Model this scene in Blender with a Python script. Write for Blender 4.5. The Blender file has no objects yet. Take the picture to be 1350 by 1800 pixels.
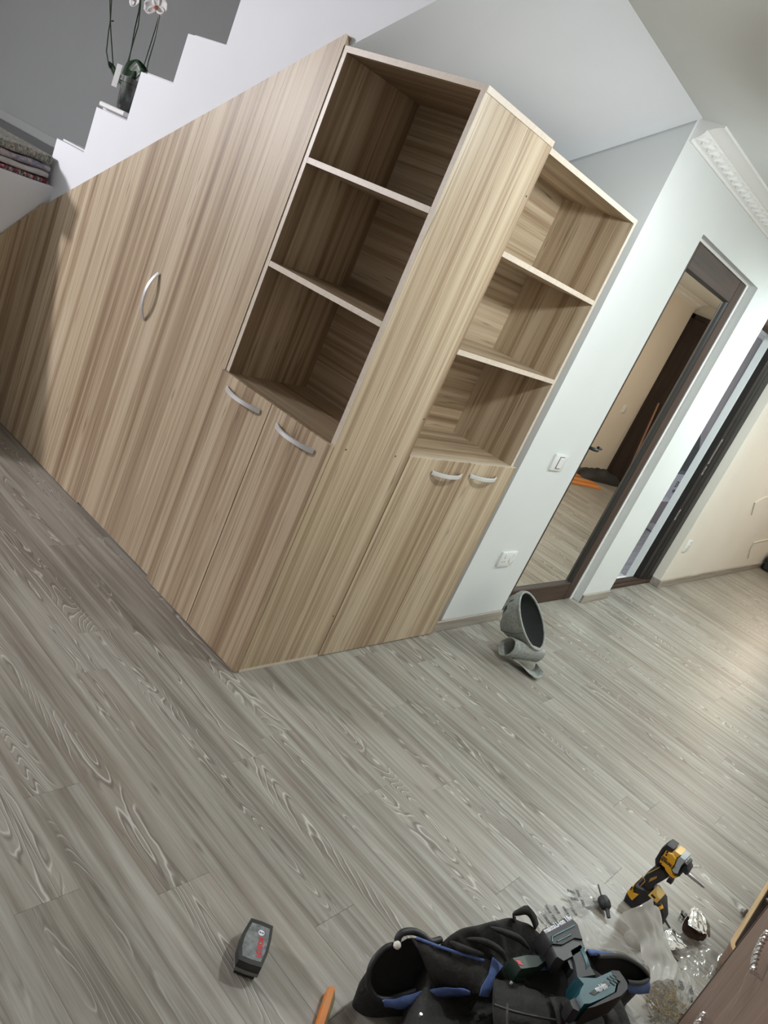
import bpy, bmesh, math, random
from mathutils import Vector, Matrix, Euler
S_ = bpy.context.scene
random.seed(7)
# ---------------------------------------------------------------- camera
cd = bpy.data.cameras.new('camera'); cam = bpy.data.objects.new('camera', cd); S_.collection.objects.link(cam)
cd.sensor_fit = 'VERTICAL'; cd.sensor_height = 36; cd.sensor_width = 27; cd.lens = 1372.45/1800*36
cd.clip_start = .02; cd.clip_end = 100
RX = (0.6146834, -0.6799903, 0.3997218); RY = (0.0094214, -0.5003979, -0.8657443); RZ = (0.7887177, 0.5359246, -0.3011798)
CP = (-1.7892850, -1.4984598, 1.4828469)
cam.matrix_world = Matrix([[RX[i], -RY[i], -RZ[i], CP[i]] for i in range(3)] + [[0, 0, 0, 1]])
S_.camera = cam
# ---------------------------------------------------------------- world, lights, exposure
S_.view_settings.view_transform = 'Standard'; S_.view_settings.look = 'None'
S_.view_settings.gamma = 1; S_.view_settings.use_curve_mapping = False
S_.view_settings.exposure = 0.13
S_.cycles.use_denoising = True
S_.cycles.max_bounces = 10; S_.cycles.diffuse_bounces = 5; S_.cycles.transparent_max_bounces = 16
S_.cycles.sample_clamp_indirect = 6
w = bpy.data.worlds.new('sky'); S_.world = w; w.use_nodes = True
wb = w.node_tree.nodes['Background']; wb.inputs[0].default_value = (.86, .93, 1, 1); wb.inputs[1].default_value = 2.6
def lamp(name, loc, power, col, rad=.08, kind='POINT'):
    l = bpy.data.lights.new(name, kind); l.energy = power; l.color = col; 
    if kind == 'AREA': l.shape = 'DISK'; l.size = rad
    else: l.shadow_soft_size = rad
    o = bpy.data.objects.new(name, l); o.location = loc; S_.collection.objects.link(o); return o
lamp('pendant_bulb', (.75, -.95, 2.05), 47, (.95, .995, 1), .06)          # bulb of the shaded pendant lamp built below
lamp('living_room_lamp_light', (-3.2, 4.3, 2.2), 470, (1, .965, 1), .16)
lamp('hall_lamp_light', (3.35, -.95, 2.3), 37, (.90, 1, .985), .24, 'AREA')
lamp('entrance_wall_lamp_light', (7.78, -.40, 1.36), 12, (1, .82, .63), .10)
lamp('hall_far_fill_light', (5.7, -.95, 2.3), 17, (1, .93, .82), .24, 'AREA')  # unseen fill, added to brighten the far cream wall

# ---------------------------------------------------------------- mesh helpers
class MB:
    def __init__(s): s.bm = bmesh.new()
    def quad(s, *p):
        return s.bm.faces.new([s.bm.verts.new(q) for q in p])
    def box(s, a, b, bev=0, M=None, seg=1):
        x0, y0, z0 = [min(a[i], b[i]) for i in range(3)]; x1, y1, z1 = [max(a[i], b[i]) for i in range(3)]
        v = [s.bm.verts.new(p) for p in [(x0,y0,z0),(x1,y0,z0),(x1,y1,z0),(x0,y1,z0),(x0,y0,z1),(x1,y0,z1),(x1,y1,z1),(x0,y1,z1)]]
        f = [s.bm.faces.new([v[i] for i in q]) for q in [(3,2,1,0),(4,5,6,7),(0,1,5,4),(1,2,6,5),(2,3,7,6),(3,0,4,7)]]
        if bev:
            es = list({e for g in f for e in g.edges})
            r = bmesh.ops.bevel(s.bm, geom=es, offset=bev, segments=seg, affect='EDGES', profile=.5)
            v = list({q for g in r['faces'] for q in g.verts} | {q for q in v if q.is_valid})
        if M:
            for q in v: q.co = M @ q.co
        return s
    def prism(s, poly, ext, f=lambda a, b, c: (a, b, c)):
        """poly: 2D outline, ext: (c0,c1); f maps (a,b,c) to xyz"""
        A = [s.bm.verts.new(f(p[0], p[1], ext[0])) for p in poly]; B = [s.bm.verts.new(f(p[0], p[1], ext[1])) for p in poly]
        n = len(poly)
        s.bm.faces.new(A); s.bm.faces.new(B[::-1])
        for i in range(n): s.bm.faces.new([A[i], B[i], B[(i+1) % n], A[(i+1) % n]])
        return s
    def tube(s, pts, r, n=8, cap=True, closed=False, flat=None):
        P = [Vector(p) for p in pts]; m = len(P)
        rr = r if isinstance(r, (list, tuple)) else [r]*m
        rings = []; up = Vector((0, 0, 1)); prev = None
        for i in range(m):
            a = P[(i-1) % m] if (closed or i > 0) else P[i]; b = P[(i+1) % m] if (closed or i < m-1) else P[i]
            t = (b-a).normalized()
            if prev is None:
                u = t.cross(up)
                if u.length < 1e-3: u = t.cross(Vector((1, 0, 0)))
                u.normalize()
            else:
                u = prev - t*prev.dot(t); u.normalize()
            prev = u; v = t.cross(u)
            ru, rv = (rr[i], rr[i]) if flat is None else (rr[i]*flat[0], rr[i]*flat[1])
            rings.append([s.bm.verts.new(P[i] + u*math.cos(k*2*math.pi/n)*ru + v*math.sin(k*2*math.pi/n)*rv) for k in range(n)])
        for i in range(m if closed else m-1):
            A, B = rings[i], rings[(i+1) % m]
            for k in range(n): s.bm.faces.new([A[k], A[(k+1) % n], B[(k+1) % n], B[k]])
        if cap and not closed: s.bm.faces.new(rings[0][::-1]); s.bm.faces.new(rings[-1])
        return s
    def lathe(s, prof, n=20, M=None, cap=True):
        rings = []
        for r, z in prof:
            ring = [s.bm.verts.new(Vector((r*math.cos(k*2*math.pi/n), r*math.sin(k*2*math.pi/n), z))) for k in range(n)]
            rings.append(ring)
        for A, B in zip(rings, rings[1:]):
            for k in range(n): s.bm.faces.new([A[k], A[(k+1) % n], B[(k+1) % n], B[k]])
        if cap: s.bm.faces.new(rings[0][::-1]); s.bm.faces.new(rings[-1])
        if M:
            for g in rings:
                for q in g: q.co = M @ q.co
        return s
    def grid(s, rows, closed_u=False, closed_v=False):
        V = [[s.bm.verts.new(p) for p in r] for r in rows]
        nr, nc = len(V), len(V[0])
        for i in range(nr if closed_v else nr-1):
            for j in range(nc if closed_u else nc-1):
                s.bm.faces.new([V[i][j], V[i][(j+1) % nc], V[(i+1) % nr][(j+1) % nc], V[(i+1) % nr][j]])
        return V
    def xf(s, M):
        bmesh.ops.transform(s.bm, matrix=M, verts=s.bm.verts); return s
    def build(s, name, mat, parent=None, smooth=0, sub=0, solid=0, loc=None):
        bmesh.ops.remove_doubles(s.bm, verts=s.bm.verts, dist=1e-6)
        bmesh.ops.recalc_face_normals(s.bm, faces=s.bm.faces)
        if parent is not None:
            iw = parent_world(parent).inverted(); bmesh.ops.transform(s.bm, matrix=iw, verts=s.bm.verts)
        me = bpy.data.meshes.new(name)
        if loc is not None: bmesh.ops.translate(s.bm, vec=-Vector(loc), verts=s.bm.verts)
        s.bm.to_mesh(me); s.bm.free()
        me.materials.append(mat)
        o = bpy.data.objects.new(name, me); S_.collection.objects.link(o)
        if loc is not None: o.location = loc
        if parent is not None: o.parent = parent
        if smooth:
            for p in me.polygons: p.use_smooth = True
            if smooth != 180: me.set_sharp_from_angle(angle=math.radians(smooth))
        if solid:
            m = o.modifiers.new('thick', 'SOLIDIFY'); m.thickness = solid; m.offset = 0
        if sub:
            m = o.modifiers.new('sub', 'SUBSURF'); m.levels = sub; m.render_levels = sub
        return o
def parent_world(p):
    M = Matrix.LocRotScale(p.location, p.rotation_euler, p.scale)
    return parent_world(p.parent) @ M if p.parent else M
def tag(o, label=None, cat=None, group=None, kind=None):
    if label: o['label'] = label
    if cat: o['category'] = cat
    if group: o['group'] = group
    if kind: o['kind'] = kind
    return o
def empty(name, loc=(0, 0, 0), rz=0, label=None, cat=None, group=None, kind=None, parent=None):
    o = bpy.data.objects.new(name, None); S_.collection.objects.link(o); o.location = loc; o.rotation_euler.z = rz
    o.empty_display_size = .05
    if parent: o.parent = parent
    return tag(o, label, cat, group, kind)
def copy_part(o, parent, loc=None, rot=None):
    c = o.copy(); S_.collection.objects.link(c); c.parent = parent
    if loc is not None: c.location = loc
    if rot is not None: c.rotation_euler = rot
    for ch in list(o.children): copy_part(ch, c)
    return c
def text(body, mat, parent, M, size, name='lettering', align='CENTER', ext=.0002, bold=0, label=None):
    """flat lettering placed by matrix M (x right, y up, z out of the surface), in the parent's space"""
    cu = bpy.data.curves.new(name, 'FONT'); cu.body = body; cu.size = size; cu.align_x = align; cu.align_y = 'CENTER'
    cu.extrude = ext; cu.offset = bold; cu.resolution_u = 2
    cu.materials.append(mat)
    t = bpy.data.objects.new(name, cu); me = bpy.data.meshes.new_from_object(t); me.name = name
    bpy.data.objects.remove(t); bpy.data.curves.remove(cu)
    o = bpy.data.objects.new(name, me); S_.collection.objects.link(o); o.parent = parent; o.matrix_local = M
    if label: o['label'] = label
    return o
def frame(x, y, p):
    """matrix with given x and y axes at p"""
    x = Vector(x).normalized(); y = Vector(y); z = x.cross(y).normalized(); y = z.cross(x)
    return Matrix(((x.x, y.x, z.x, p[0]), (x.y, y.y, z.y, p[1]), (x.z, y.z, z.z, p[2]), (0, 0, 0, 1)))

# ---------------------------------------------------------------- materials
def mat(name, col=(.5, .5, .5), rough=.5, metal=0, spec=None, **k):
    m = bpy.data.materials.new(name); m.use_nodes = True
    b = m.node_tree.nodes['Principled BSDF']
    b.inputs['Base Color'].default_value = (*col, 1); b.inputs['Roughness'].default_value = rough; b.inputs['Metallic'].default_value = metal
    if spec is not None: b.inputs['Specular IOR Level'].default_value = spec
    for q, v in k.items(): b.inputs[q.replace('_', ' ')].default_value = v
    return m
class NT:
    def __init__(s, m): s.t = m.node_tree; s.n = s.t.nodes; s.l = s.t.links; s.b = s.n.get('Principled BSDF')
    def node(s, typ, **k):
        x = s.n.new(typ)
        for a, v in k.items():
            if a.startswith('i_'): x.inputs[int(a[2:])].default_value = v
            else: setattr(x, a, v)
        return x
    def link(s, a, b): s.l.new(a, b)
    def math(s, op, a, b=None, c=None, clamp=False):
        x = s.n.new('ShaderNodeMath'); x.operation = op; x.use_clamp = clamp
        for i, v in enumerate((a, b, c)):
            if v is None: continue
            if isinstance(v, (int, float)): x.inputs[i].default_value = v
            else: s.l.new(v, x.inputs[i])
        return x.outputs[0]
    def coords(s, rnd=True, kind='Object'):
        tc = s.n.new('ShaderNodeTexCoord'); out = tc.outputs[kind]
        if rnd:
            oi = s.n.new('ShaderNodeObjectInfo')
            cx = s.n.new('ShaderNodeCombineXYZ')
            for i, k in enumerate((37.1, 91.7, 53.3)): s.l.new(s.math('MULTIPLY', oi.outputs['Random'], k), cx.inputs[i])
            a = s.n.new('ShaderNodeVectorMath'); a.operation = 'ADD'; s.l.new(out, a.inputs[0]); s.l.new(cx.outputs[0], a.inputs[1]); out = a.outputs[0]
        return out
    def scale(s, v, sc):
        a = s.n.new('ShaderNodeVectorMath'); a.operation = 'MULTIPLY'; s.l.new(v, a.inputs[0]); a.inputs[1].default_value = sc; return a.outputs[0]
    def noise(s, v, sc=(1, 1, 1), detail=2, rough=.5, dist=0, scale=1):
        x = s.n.new('ShaderNodeTexNoise'); x.inputs['Scale'].default_value = scale; x.inputs['Detail'].default_value = detail
        x.inputs['Roughness'].default_value = rough; x.inputs['Distortion'].default_value = dist
        s.l.new(s.scale(v, sc), x.inputs['Vector']); return x.outputs['Fac']
    def ramp(s, f, stops):
        x = s.n.new('ShaderNodeValToRGB'); e = x.color_ramp.elements
        while len(e) < len(stops): e.new(.5)
        for q, (p, c) in zip(e, stops): q.position = p; q.color = (*c, 1) if len(c) == 3 else c
        s.l.new(f, x.inputs[0]); return x.outputs[0]
    def mix(s, f, a, b, blend='MIX'):
        x = s.n.new('ShaderNodeMix'); x.data_type = 'RGBA'; x.blend_type = blend
        for i, v in ((0, f), (6, a), (7, b)):
            if isinstance(v, (int, float)): x.inputs[i].default_value = v
            elif isinstance(v, tuple): x.inputs[i].default_value = (*v, 1)
            else: s.l.new(v, x.inputs[i])
        return x.outputs[2]
    def bump(s, h, strength=.2, dist=.001):
        x = s.n.new('ShaderNodeBump'); x.inputs['Strength'].default_value = strength; x.inputs['Distance'].default_value = dist
        s.l.new(h, x.inputs['Height']); s.l.new(x.outputs[0], s.b.inputs['Normal'])
def ax(axis, along, across):
    return tuple(along if i == axis else across for i in range(3))
def laminate(name, axis):
    m = mat(name, rough=.42, spec=.35); t = NT(m); v = t.coords()
    n1 = t.noise(v, ax(axis, .2, 11), 2); n2 = t.noise(v, ax(axis, .45, 44), 3, .66); n3 = t.noise(v, ax(axis, 5, 330), 2)
    n4 = t.noise(v, ax(axis, .30, 24), 2, .55, .2)
    f = t.math('ADD', t.math('MULTIPLY', n1, .58), t.math('MULTIPLY', n2, .66)); f = t.math('SUBTRACT', f, .12)
    c = t.ramp(f, [(.30, (.215, .145, .090)), (.42, (.350, .262, .172)), (.51, (.475, .382, .266)), (.63, (.585, .50, .375))])
    # thin dark vein lines where the slow field crosses a level
    ln = t.math('ABSOLUTE', t.math('SUBTRACT', t.math('FRACT', t.math('MULTIPLY', n4, 9)), .5))
    ln = t.math('MULTIPLY', t.math('SUBTRACT', 1, t.math('DIVIDE', ln, .07), clamp=True), t.math('MULTIPLY', n2, 1.25))
    c = t.mix(ln, c, (.155, .098, .062))
    c = t.mix(t.math('MULTIPLY', n3, .35), c, (.62, .53, .42), 'MULTIPLY')
    t.link(c, t.b.inputs['Base Color']); t.bump(n3, .08, .0004)
    return m
LZ = laminate('ash_laminate_upright', 2); LX = laminate('ash_laminate_along_x', 0); LY = laminate('ash_laminate_along_y', 1)
EDGE = mat('laminate_edge_band', (.60, .53, .44), .4)
m = EDGE; t = NT(m); v = t.coords(); t.link(t.mix(t.noise(v, (60, 60, 60), 2), (.50, .43, .35), (.66, .59, .50)), t.b.inputs['Base Color'])
def paint(name, col, rough=.75, bump=.05):
    m = mat(name, col, rough, spec=.25); t = NT(m); v = t.coords(False)
    n = t.noise(v, (2.2, 2.2, 2.2), 4); d = tuple(c*.93 for c in col)
    t.link(t.mix(n, d, tuple(min(1, c*1.04) for c in col)), t.b.inputs['Base Color'])
    t.bump(t.noise(v, (160, 160, 160), 3), bump, .001); return m
WHITE = paint('white_emulsion', (.715, .75, .755)); CEILW = paint('ceiling_white', (.73, .76, .755)); GREYW = paint('grey_stairwell_wall', (.19, .20, .20))  # the stairwell wall gets one overall grey
TAUPE = paint('living_room_taupe', (.42, .40, .37)); STRW = paint('stair_white', (.77, .80, .85), .6); CREAM = paint('hall_cream_emulsion', (.78, .745, .68)); PLASTER = mat('plaster_white', (.82, .83, .83), .6)
def wood_dark(name, c0, c1, axis, rough=.4):
    m = mat(name, c0, rough, spec=.3); t = NT(m); v = t.coords()
    n = t.noise(v, ax(axis, 1.6, 45), 4, .6, .4)
    t.link(t.ramp(n, [(.3, c0), (.7, c1)]), t.b.inputs['Base Color']); t.bump(n, .1, .001); return m
DKZ = wood_dark('dark_walnut_upright', (.034, .019, .013), (.072, .043, .031), 2, .6); DKX = wood_dark('dark_walnut_across', (.034, .019, .013), (.072, .043, .031), 0, .6)
BLK = mat('black_plastic', (.012, .012, .013), .45); CHROME = mat('chrome', (.80, .81, .83), .12, 1); ALU = mat('brushed_aluminium', (.74, .75, .77), .36, .55)
STEEL = mat('satin_steel', (.62, .62, .63), .3, 1); DARKM = mat('blackened_steel', (.05, .05, .05), .4, .8)
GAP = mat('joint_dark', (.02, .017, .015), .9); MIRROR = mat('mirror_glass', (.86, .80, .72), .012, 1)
WPL = mat('white_plastic', (.82, .83, .84), .35)
def plank_mat():
    m = mat('limed_grey_oak_laminate', rough=.36, spec=.45); t = NT(m); v = t.coords()
    oi = t.node('ShaderNodeObjectInfo').outputs['Random']
    slow = t.noise(v, (9, .9, 1), 3, .5, .3); streak = t.noise(v, (52, 1.7, 1), 4, .62); fine = t.noise(v, (420, 14, 1), 2)
    f = t.math('ADD', t.math('MULTIPLY', slow, .55), t.math('MULTIPLY', streak, .85)); f = t.math('SUBTRACT', f, .20)
    c = t.ramp(f, [(.30, (.152, .137, .118)), (.43, (.24, .226, .198)), (.52, (.312, .302, .270)), (.62, (.38, .372, .338)), (.72, (.44, .438, .405))])
    hue = t.noise(v, (5, 1.1, 1), 2); c = t.mix(t.math('MULTIPLY', t.math('SUBTRACT', hue, .42, clamp=True), 1.1, clamp=True), c, (.30, .25, .20))
    # cathedral figure: level lines of a slow field stretched along the board
    fig = t.noise(v, (8.5, 1.15, 1), 2, .45, .5); wob = t.noise(v, (26, 9, 1), 2)
    ph = t.math('FRACT', t.math('MULTIPLY', t.math('ADD', fig, t.math('MULTIPLY', wob, .035)), 27))
    tri = t.math('ABSOLUTE', t.math('SUBTRACT', ph, .5))
    dark = t.math('SUBTRACT', 1, t.math('DIVIDE', tri, .17), clamp=True)
    lite = t.math('SUBTRACT', 1, t.math('DIVIDE', t.math('ABSOLUTE', t.math('SUBTRACT', ph, .72)), .11), clamp=True)
    cx = t.node('ShaderNodeSeparateXYZ'); tc = t.node('ShaderNodeTexCoord'); t.link(tc.outputs['Object'], cx.inputs[0])
    ctr = t.math('MULTIPLY', t.math('SUBTRACT', oi, .5), .07)
    band = t.math('SUBTRACT', 1, t.math('DIVIDE', t.math('ABSOLUTE', t.math('SUBTRACT', cx.outputs[0], ctr)), .042), clamp=True)
    msk = t.math('MULTIPLY', t.math('MULTIPLY', t.math('SUBTRACT', t.noise(v, (9, .8, 1), 2), .43, clamp=True), 10, clamp=True), t.math('MULTIPLY', band, 3.2, clamp=True))
    c = t.mix(t.math('MULTIPLY', t.math('MULTIPLY', dark, msk), .8), c, (.135, .115, .102))
    c = t.mix(t.math('MULTIPLY', t.math('MULTIPLY', lite, msk), .85), c, (.62, .62, .60))
    c = t.mix(t.math('MULTIPLY', fine, .38), c, (.66, .63, .60), 'MULTIPLY')
    kn = t.node('ShaderNodeTexVoronoi'); kn.inputs['Scale'].default_value = 1; t.link(t.scale(v, (11, 2.6, 1)), kn.inputs['Vector'])
    k = t.math('SUBTRACT', 1, t.math('DIVIDE', kn.outputs['Distance'], .085), clamp=True)
    c = t.mix(t.math('MULTIPLY', k, .8), c, (.105, .08, .065))
    t.link(c, t.b.inputs['Base Color']); t.bump(streak, .12, .0006)
    t.link(t.math('ADD', t.math('MULTIPLY', streak, .22), .26), t.b.inputs['Roughness']); return m
PLANK = plank_mat()

# ---------------------------------------------------------------- the shell
CZ = 2.36; XW = 1.255; YD = .02; XE = 8.0; YF = -2.05; XL = -4.6; YB = 7.5
def struct(mb, name, mt, **k):
    o = mb.build(name, mt, **k); o['kind'] = 'structure'; return o
floor = struct(MB().box((XL, YF, -.12), (XE, YB, -.0105)), 'floor', GAP)
PW, PL, PX0 = .145, 1.2, -.85-18*.145
known = {18: -.27, 19: -.64, 21: -.885, 22: -.353, 24: -.617, 27: -.336, 28: -1.238, 32: -1.158}
proto = {}
def plank(x0, y0, y1):
    L = round(y1-y0, 4); key = L
    if key not in proto:
        g = MB(); hw = PW/2-.00012; hl = L/2-.0002
        g.box((-hw, -hl, -.0085), (hw, hl, 0), .0004); o = g.build('plank', PLANK, floor); proto[key] = o
        o.location = (x0+PW/2, (y0+y1)/2, 0); return
    c = proto[key].copy(); S_.collection.objects.link(c); c.location = (x0+PW/2, (y0+y1)/2, 0)
i = 0
while PX0+i*PW < XE-.03:
    x = PX0+i*PW; ymax = YB if x < -.14 else (2.08 if x < .4 else .12)
    if x > 1.2: ymax = YD+.09
    if x < -.6: ymax = 3.4
    if x < -3.0: i += 1; continue
    j = known.get(i, -2.05+random.choice([.15, .3, .42, .55, .7, .85, .98, 1.1]))
    while j > YF: j -= PL
    while j < ymax:
        a, b = max(j, YF), min(j+PL, ymax)
        if b-a > .05: plank(x, a, b)
        j += PL
    i += 1
# door wall with two openings
D1A, D1B, D1H = 1.825, 2.850, 2.077
D2A, D2B, D2H = 3.290, 4.290, 2.05
g = MB()
g.box((XW, YD, 0), (D1A, .20, CZ)).box((D1A, YD, D1H), (D1B, .20, CZ)).box((D1B, YD, 0), (D2A, .20, CZ)).box((D2A, YD, D2H), (D2B, .20, CZ))
wall_back = struct(g, 'wall_back', WHITE)
struct(MB().box((D2B, YD, 0), (XE, .20, CZ)), 'wall_hall', CREAM)
struct(MB().box((XE, YF-.15, 0), (XE+.15, .20, CZ)), 'wall_right', CREAM)
struct(MB().box((XL, YF-.15, 0), (XE, YF, CZ)), 'wall_front', CREAM)
struct(MB().box((XL-.15, YF-.15, 0), (XL, YB+.15, CZ)), 'wall_left', TAUPE)
struct(MB().box((XL-.15, YB, 0), (XW+.15, YB+.15, 4.6)), 'wall_far', TAUPE)
struct(MB().box((XW, .20, 0), (XW+.15, YB, 4.6)), 'wall_stair', WHITE)
g = MB().box((XL-.15, YF-.15, CZ), (XE+.15, 0.0, CZ+.2)).box((XW, 0, CZ), (XE+.15, .2, CZ+.2)).box((XL-.15, 0, CZ), (-.06, YB+.15, CZ+.2))
struct(g, 'ceiling', CEILW)
struct(MB().box((-.06, 0, 4.4), (XW+.15, YB+.15, 4.6)), 'ceiling_stairwell', WHITE)
struct(MB().box((-.2, 0, CZ+.2), (-.06, YB, 4.6)), 'wall_stairwell', WHITE)
struct(MB().box((-.06, -.15, CZ+.2), (XW+.15, -.001, 4.6)), 'wall_stairwell_front', WHITE)
# baseboards
BB = wood_dark('skirting_limed_oak', (.24, .21, .18), (.40, .365, .32), 0, .45)
def baseboard(n, a, b):
    o = struct(MB().box(a, b, .003), n, BB); return o
baseboard('baseboard_back', (1.19, YD-.014, 0), (D1A-.005, YD, .056)); baseboard('baseboard_pier', (D1B+.002, YD-.014, 0), (D2A-.004, YD, .056))
baseboard('baseboard_hall', (D2B-.012, YD-.014, 0), (XE, YD, .062)); baseboard('baseboard_front', (3, YF, 0), (XE, YF+.014, .06)); baseboard('baseboard_right', (XE-.014, YF, 0), (XE, YD-.014, .06))
baseboard('baseboard_reveal', (D2B-.012, YD, 0), (D2B, .085, .062))
# crown moulding with scroll relief
def crown(name, x0, x1, y, sgn):
    pr = [(0, 2.279), (.010, 2.279), (.012, 2.290), (.020, 2.293), (.036, 2.306), (.047, 2.323), (.049, 2.330), (.060, 2.332), (.066, 2.338), (.084, 2.345), (.092, 2.349), (.108, 2.351), (.110, 2.36), (0, 2.36)]
    g = MB(); g.prism(pr, (x0, x1), lambda a, b, c: (c, y-sgn*a, b)); o = struct(g, name, PLASTER, smooth=35)
    q = MB(); pts = []
    for k in range(13):
        u = k/12; pts.append((-.030+.060*u, -sgn*(.020+.024*u+.006*math.sin(u*math.pi)), 2.296+.026*u+.004*math.sin(u*2*math.pi)))
    q.tube(pts, [.004+.0085*math.sin(math.pi*(k+.6)/13.2) for k in range(13)], 6)
    e = [(.012+.009*math.cos(a), -sgn*(.034+.004*math.sin(a)), 2.303+.007*math.sin(a)) for a in [k*.6 for k in range(9)]]
    q.tube(e, .0050, 5)
    s0 = q.build('scroll_relief', PLASTER, o, smooth=60); s0.location = (x0+.05, y, 0); n = 1
    while x0+.05+.072*n < x1-.04:
        copy_part(s0, o, (x0+.05+.072*n, y, 0)); n += 1
crown('trim_1', 1.268, XE, YD, 1)
crown('trim_2', 4.6, XE, YF, -1)

# ---------------------------------------------------------------- staircase and landing
def soff(y, x): return 2.124-.623*(y-.32) + .067*(x-.02)/1.235
st = empty('staircase', (0, 2.1, 0), label='white concrete staircase rising behind the wooden cupboard, with a stepped open side', cat='staircase')
NZ = [(2.165, 1.107)]
XA = .0325; XS = XW-.0075
saw = []
zs = [1.107, 1.296, 1.486, 1.676, 1.857, 2.043, 2.230, 2.417, 2.604]
ys = [2.168, 1.918, 1.668, 1.436, 1.191, .947, .703, .459, .215]
for k in range(1, len(zs)): saw += [(ys[k-1], zs[k-1]), (ys[k-1], zs[k])]
saw += [(ys[-1], zs[-1]), (.002, zs[-1])]
g = MB(); n = len(saw)
low = [(0.004, None), (2.168, None)]
A = [g.bm.verts.new((XA, y, z)) for y, z in saw]; B = [g.bm.verts.new((XS, y, z)) for y, z in saw]
am = g.bm.verts.new((XA, .002, 2.3597)); bm_ = g.bm.verts.new((XS, .002, 2.3597)); a0 = g.bm.verts.new((XA, -.056, 2.3593)); a1 = g.bm.verts.new((XA, 2.168, soff(2.168, .02))); b0 = g.bm.verts.new((XS, -.0005, 2.3593)); b1 = g.bm.verts.new((XS, 2.168, soff(2.168, XS)))
g.bm.faces.new(A+[am, a0, a1]); g.bm.faces.new((B+[bm_, b0, b1])[::-1])
for k in range(n-1): g.bm.faces.new([A[k], A[k+1], B[k+1], B[k]])
g.bm.faces.new([a0, a1, b1, b0]); g.bm.faces.new([A[-1], am, bm_, B[-1]]); g.bm.faces.new([am, a0, b0, bm_]); g.bm.faces.new([A[0], B[0], b1, a1])
g.build('stair_body', STRW, st)
MARB = mat('pale_tread_marble', (.72, .73, .75), .25)
for k in range(1, 8):
    MB().box((.06, ys[k]+.001, zs[k]+.0005), (XW-.012, ys[k-1]+.002, zs[k]+.009), .002).build('tread', MARB, st)
# landing block at the foot of the flight and lower steps going down to the left
g = MB(); g.box((.0, 2.085, 0), (XW-.007, YB-.002, 1.10)); g.box((-.22, 2.20, 0), (0, 3.4, 1.0995)); g.prism([(0, 0), (0, 1.10), (-.225, 1.10), (-.44, .76), (-.66, .47), (-.90, .22), (-1.1, 0)], (2.085, 2.20), lambda a, b, c: (a, c, b)); g.build('landing', STRW, st)
for k in range(1, 5): MB().box((-.222-.21*k, 2.202, 0), (-.222-.21*(k-1)-.001, 3.4, 1.0-.235*k)).build('lower_step', STRW, st)
MB().box((-.218, 2.203, 1.0996), (XW-.02, YB-.003, 1.1004)).build('landing_tile', mat('landing_tile_grey', (.15, .155, .155), .5), st)
# grey wall above the flight
g = MB(); g.prism([(.03, soff(.03, XW)+.03), (2.2, soff(2.2, XW)+.01), (2.2, 1.09), (YB, 1.09), (YB, 4.4), (.03, 4.4)], (XW-.006, XW-.0005), lambda a, b, c: (c, a, b)); struct(g, 'wall_upper', GREYW)

# shaded pendant lamp that lights this end of the room (above and beside the picture)
LX_, LY_ = .75, -.95
pend = empty('pendant_lamp', (LX_, LY_, 2.07), label='white bowl shaded pendant lamp hanging from the ceiling, outside the picture', cat='lamp')
SHADE = mat('lamp_shade_white', (.8, .8, .78), .5)
MB().lathe([(.165, 2.084), (.160, 2.11), (.13, 2.15), (.06, 2.185), (.022, 2.20)], 32, Matrix.Translation((LX_, LY_, 0)), cap=False).build('lamp_shade', SHADE, pend, smooth=60, solid=.003)
MB().tube([(LX_, LY_, 2.195), (LX_, LY_, 2.36)], .006, 8).build('cord', BLK, pend)
MB().lathe([(.001, 2.135), (.018, 2.13), (.020, 2.17), (.012, 2.20)], 14, Matrix.Translation((LX_, LY_, 0))).build('bulb_socket', BLK, pend, smooth=40)
# ---------------------------------------------------------------- fitted furniture under the stairs
def arch_handle(parent, p, axis, out, L=.19, rise=.030, w=.017, th=.005, name='handle'):
    """bow handle: centre p on the face, axis along the bar, out = face normal"""
    p = Vector(p); a = Vector(axis).normalized(); o = Vector(out).normalized(); s = a.cross(o)
    rows = []
    N = 14
    for k in range(N+1):
        u = -1+2*k/N; h = rise*(1-abs(u)**2.3)+.001; tx = 1
        c = p+a*(u*L/2)+o*h
        du = a*(L/2)+o*(-rise*2.3*abs(u)**1.3*(1 if u > 0 else -1)); nrm = (du.normalized()).cross(s); nrm = nrm if nrm.dot(o) > 0 else -nrm
        q = [c+s*w/2, c+s*w*.36+nrm*th, c-s*w*.36+nrm*th, c-s*w/2, c-s*w*.36-nrm*th*.2, c+s*w*.36-nrm*th*.2]
        rows.append(q)
    g = MB(); V = g.grid(rows, closed_u=True); g.bm.faces.new(V[0]); g.bm.faces.new(V[-1])
    return g.build(name, ALU, parent, smooth=50)
DOT = mat('screw_hole_dark', (.05, .04, .03), .8)
def hole(parent, x, z, y=-.0003):
    MB().lathe([(.0034, 0), (.0034, .0012)], 10, Matrix.Translation((x, y+.0008, z)) @ Matrix.Rotation(math.pi/2, 4, 'X')).build('screw_hole', DOT, parent)
H = 1.955; WL = .586; T = .018
u1 = empty('shelf_cabinet', (.2, .3, 0), label='tall wood laminate corner cabinet whose open shelves face left, beside the sloping stair cupboard', cat='cabinet')
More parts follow.
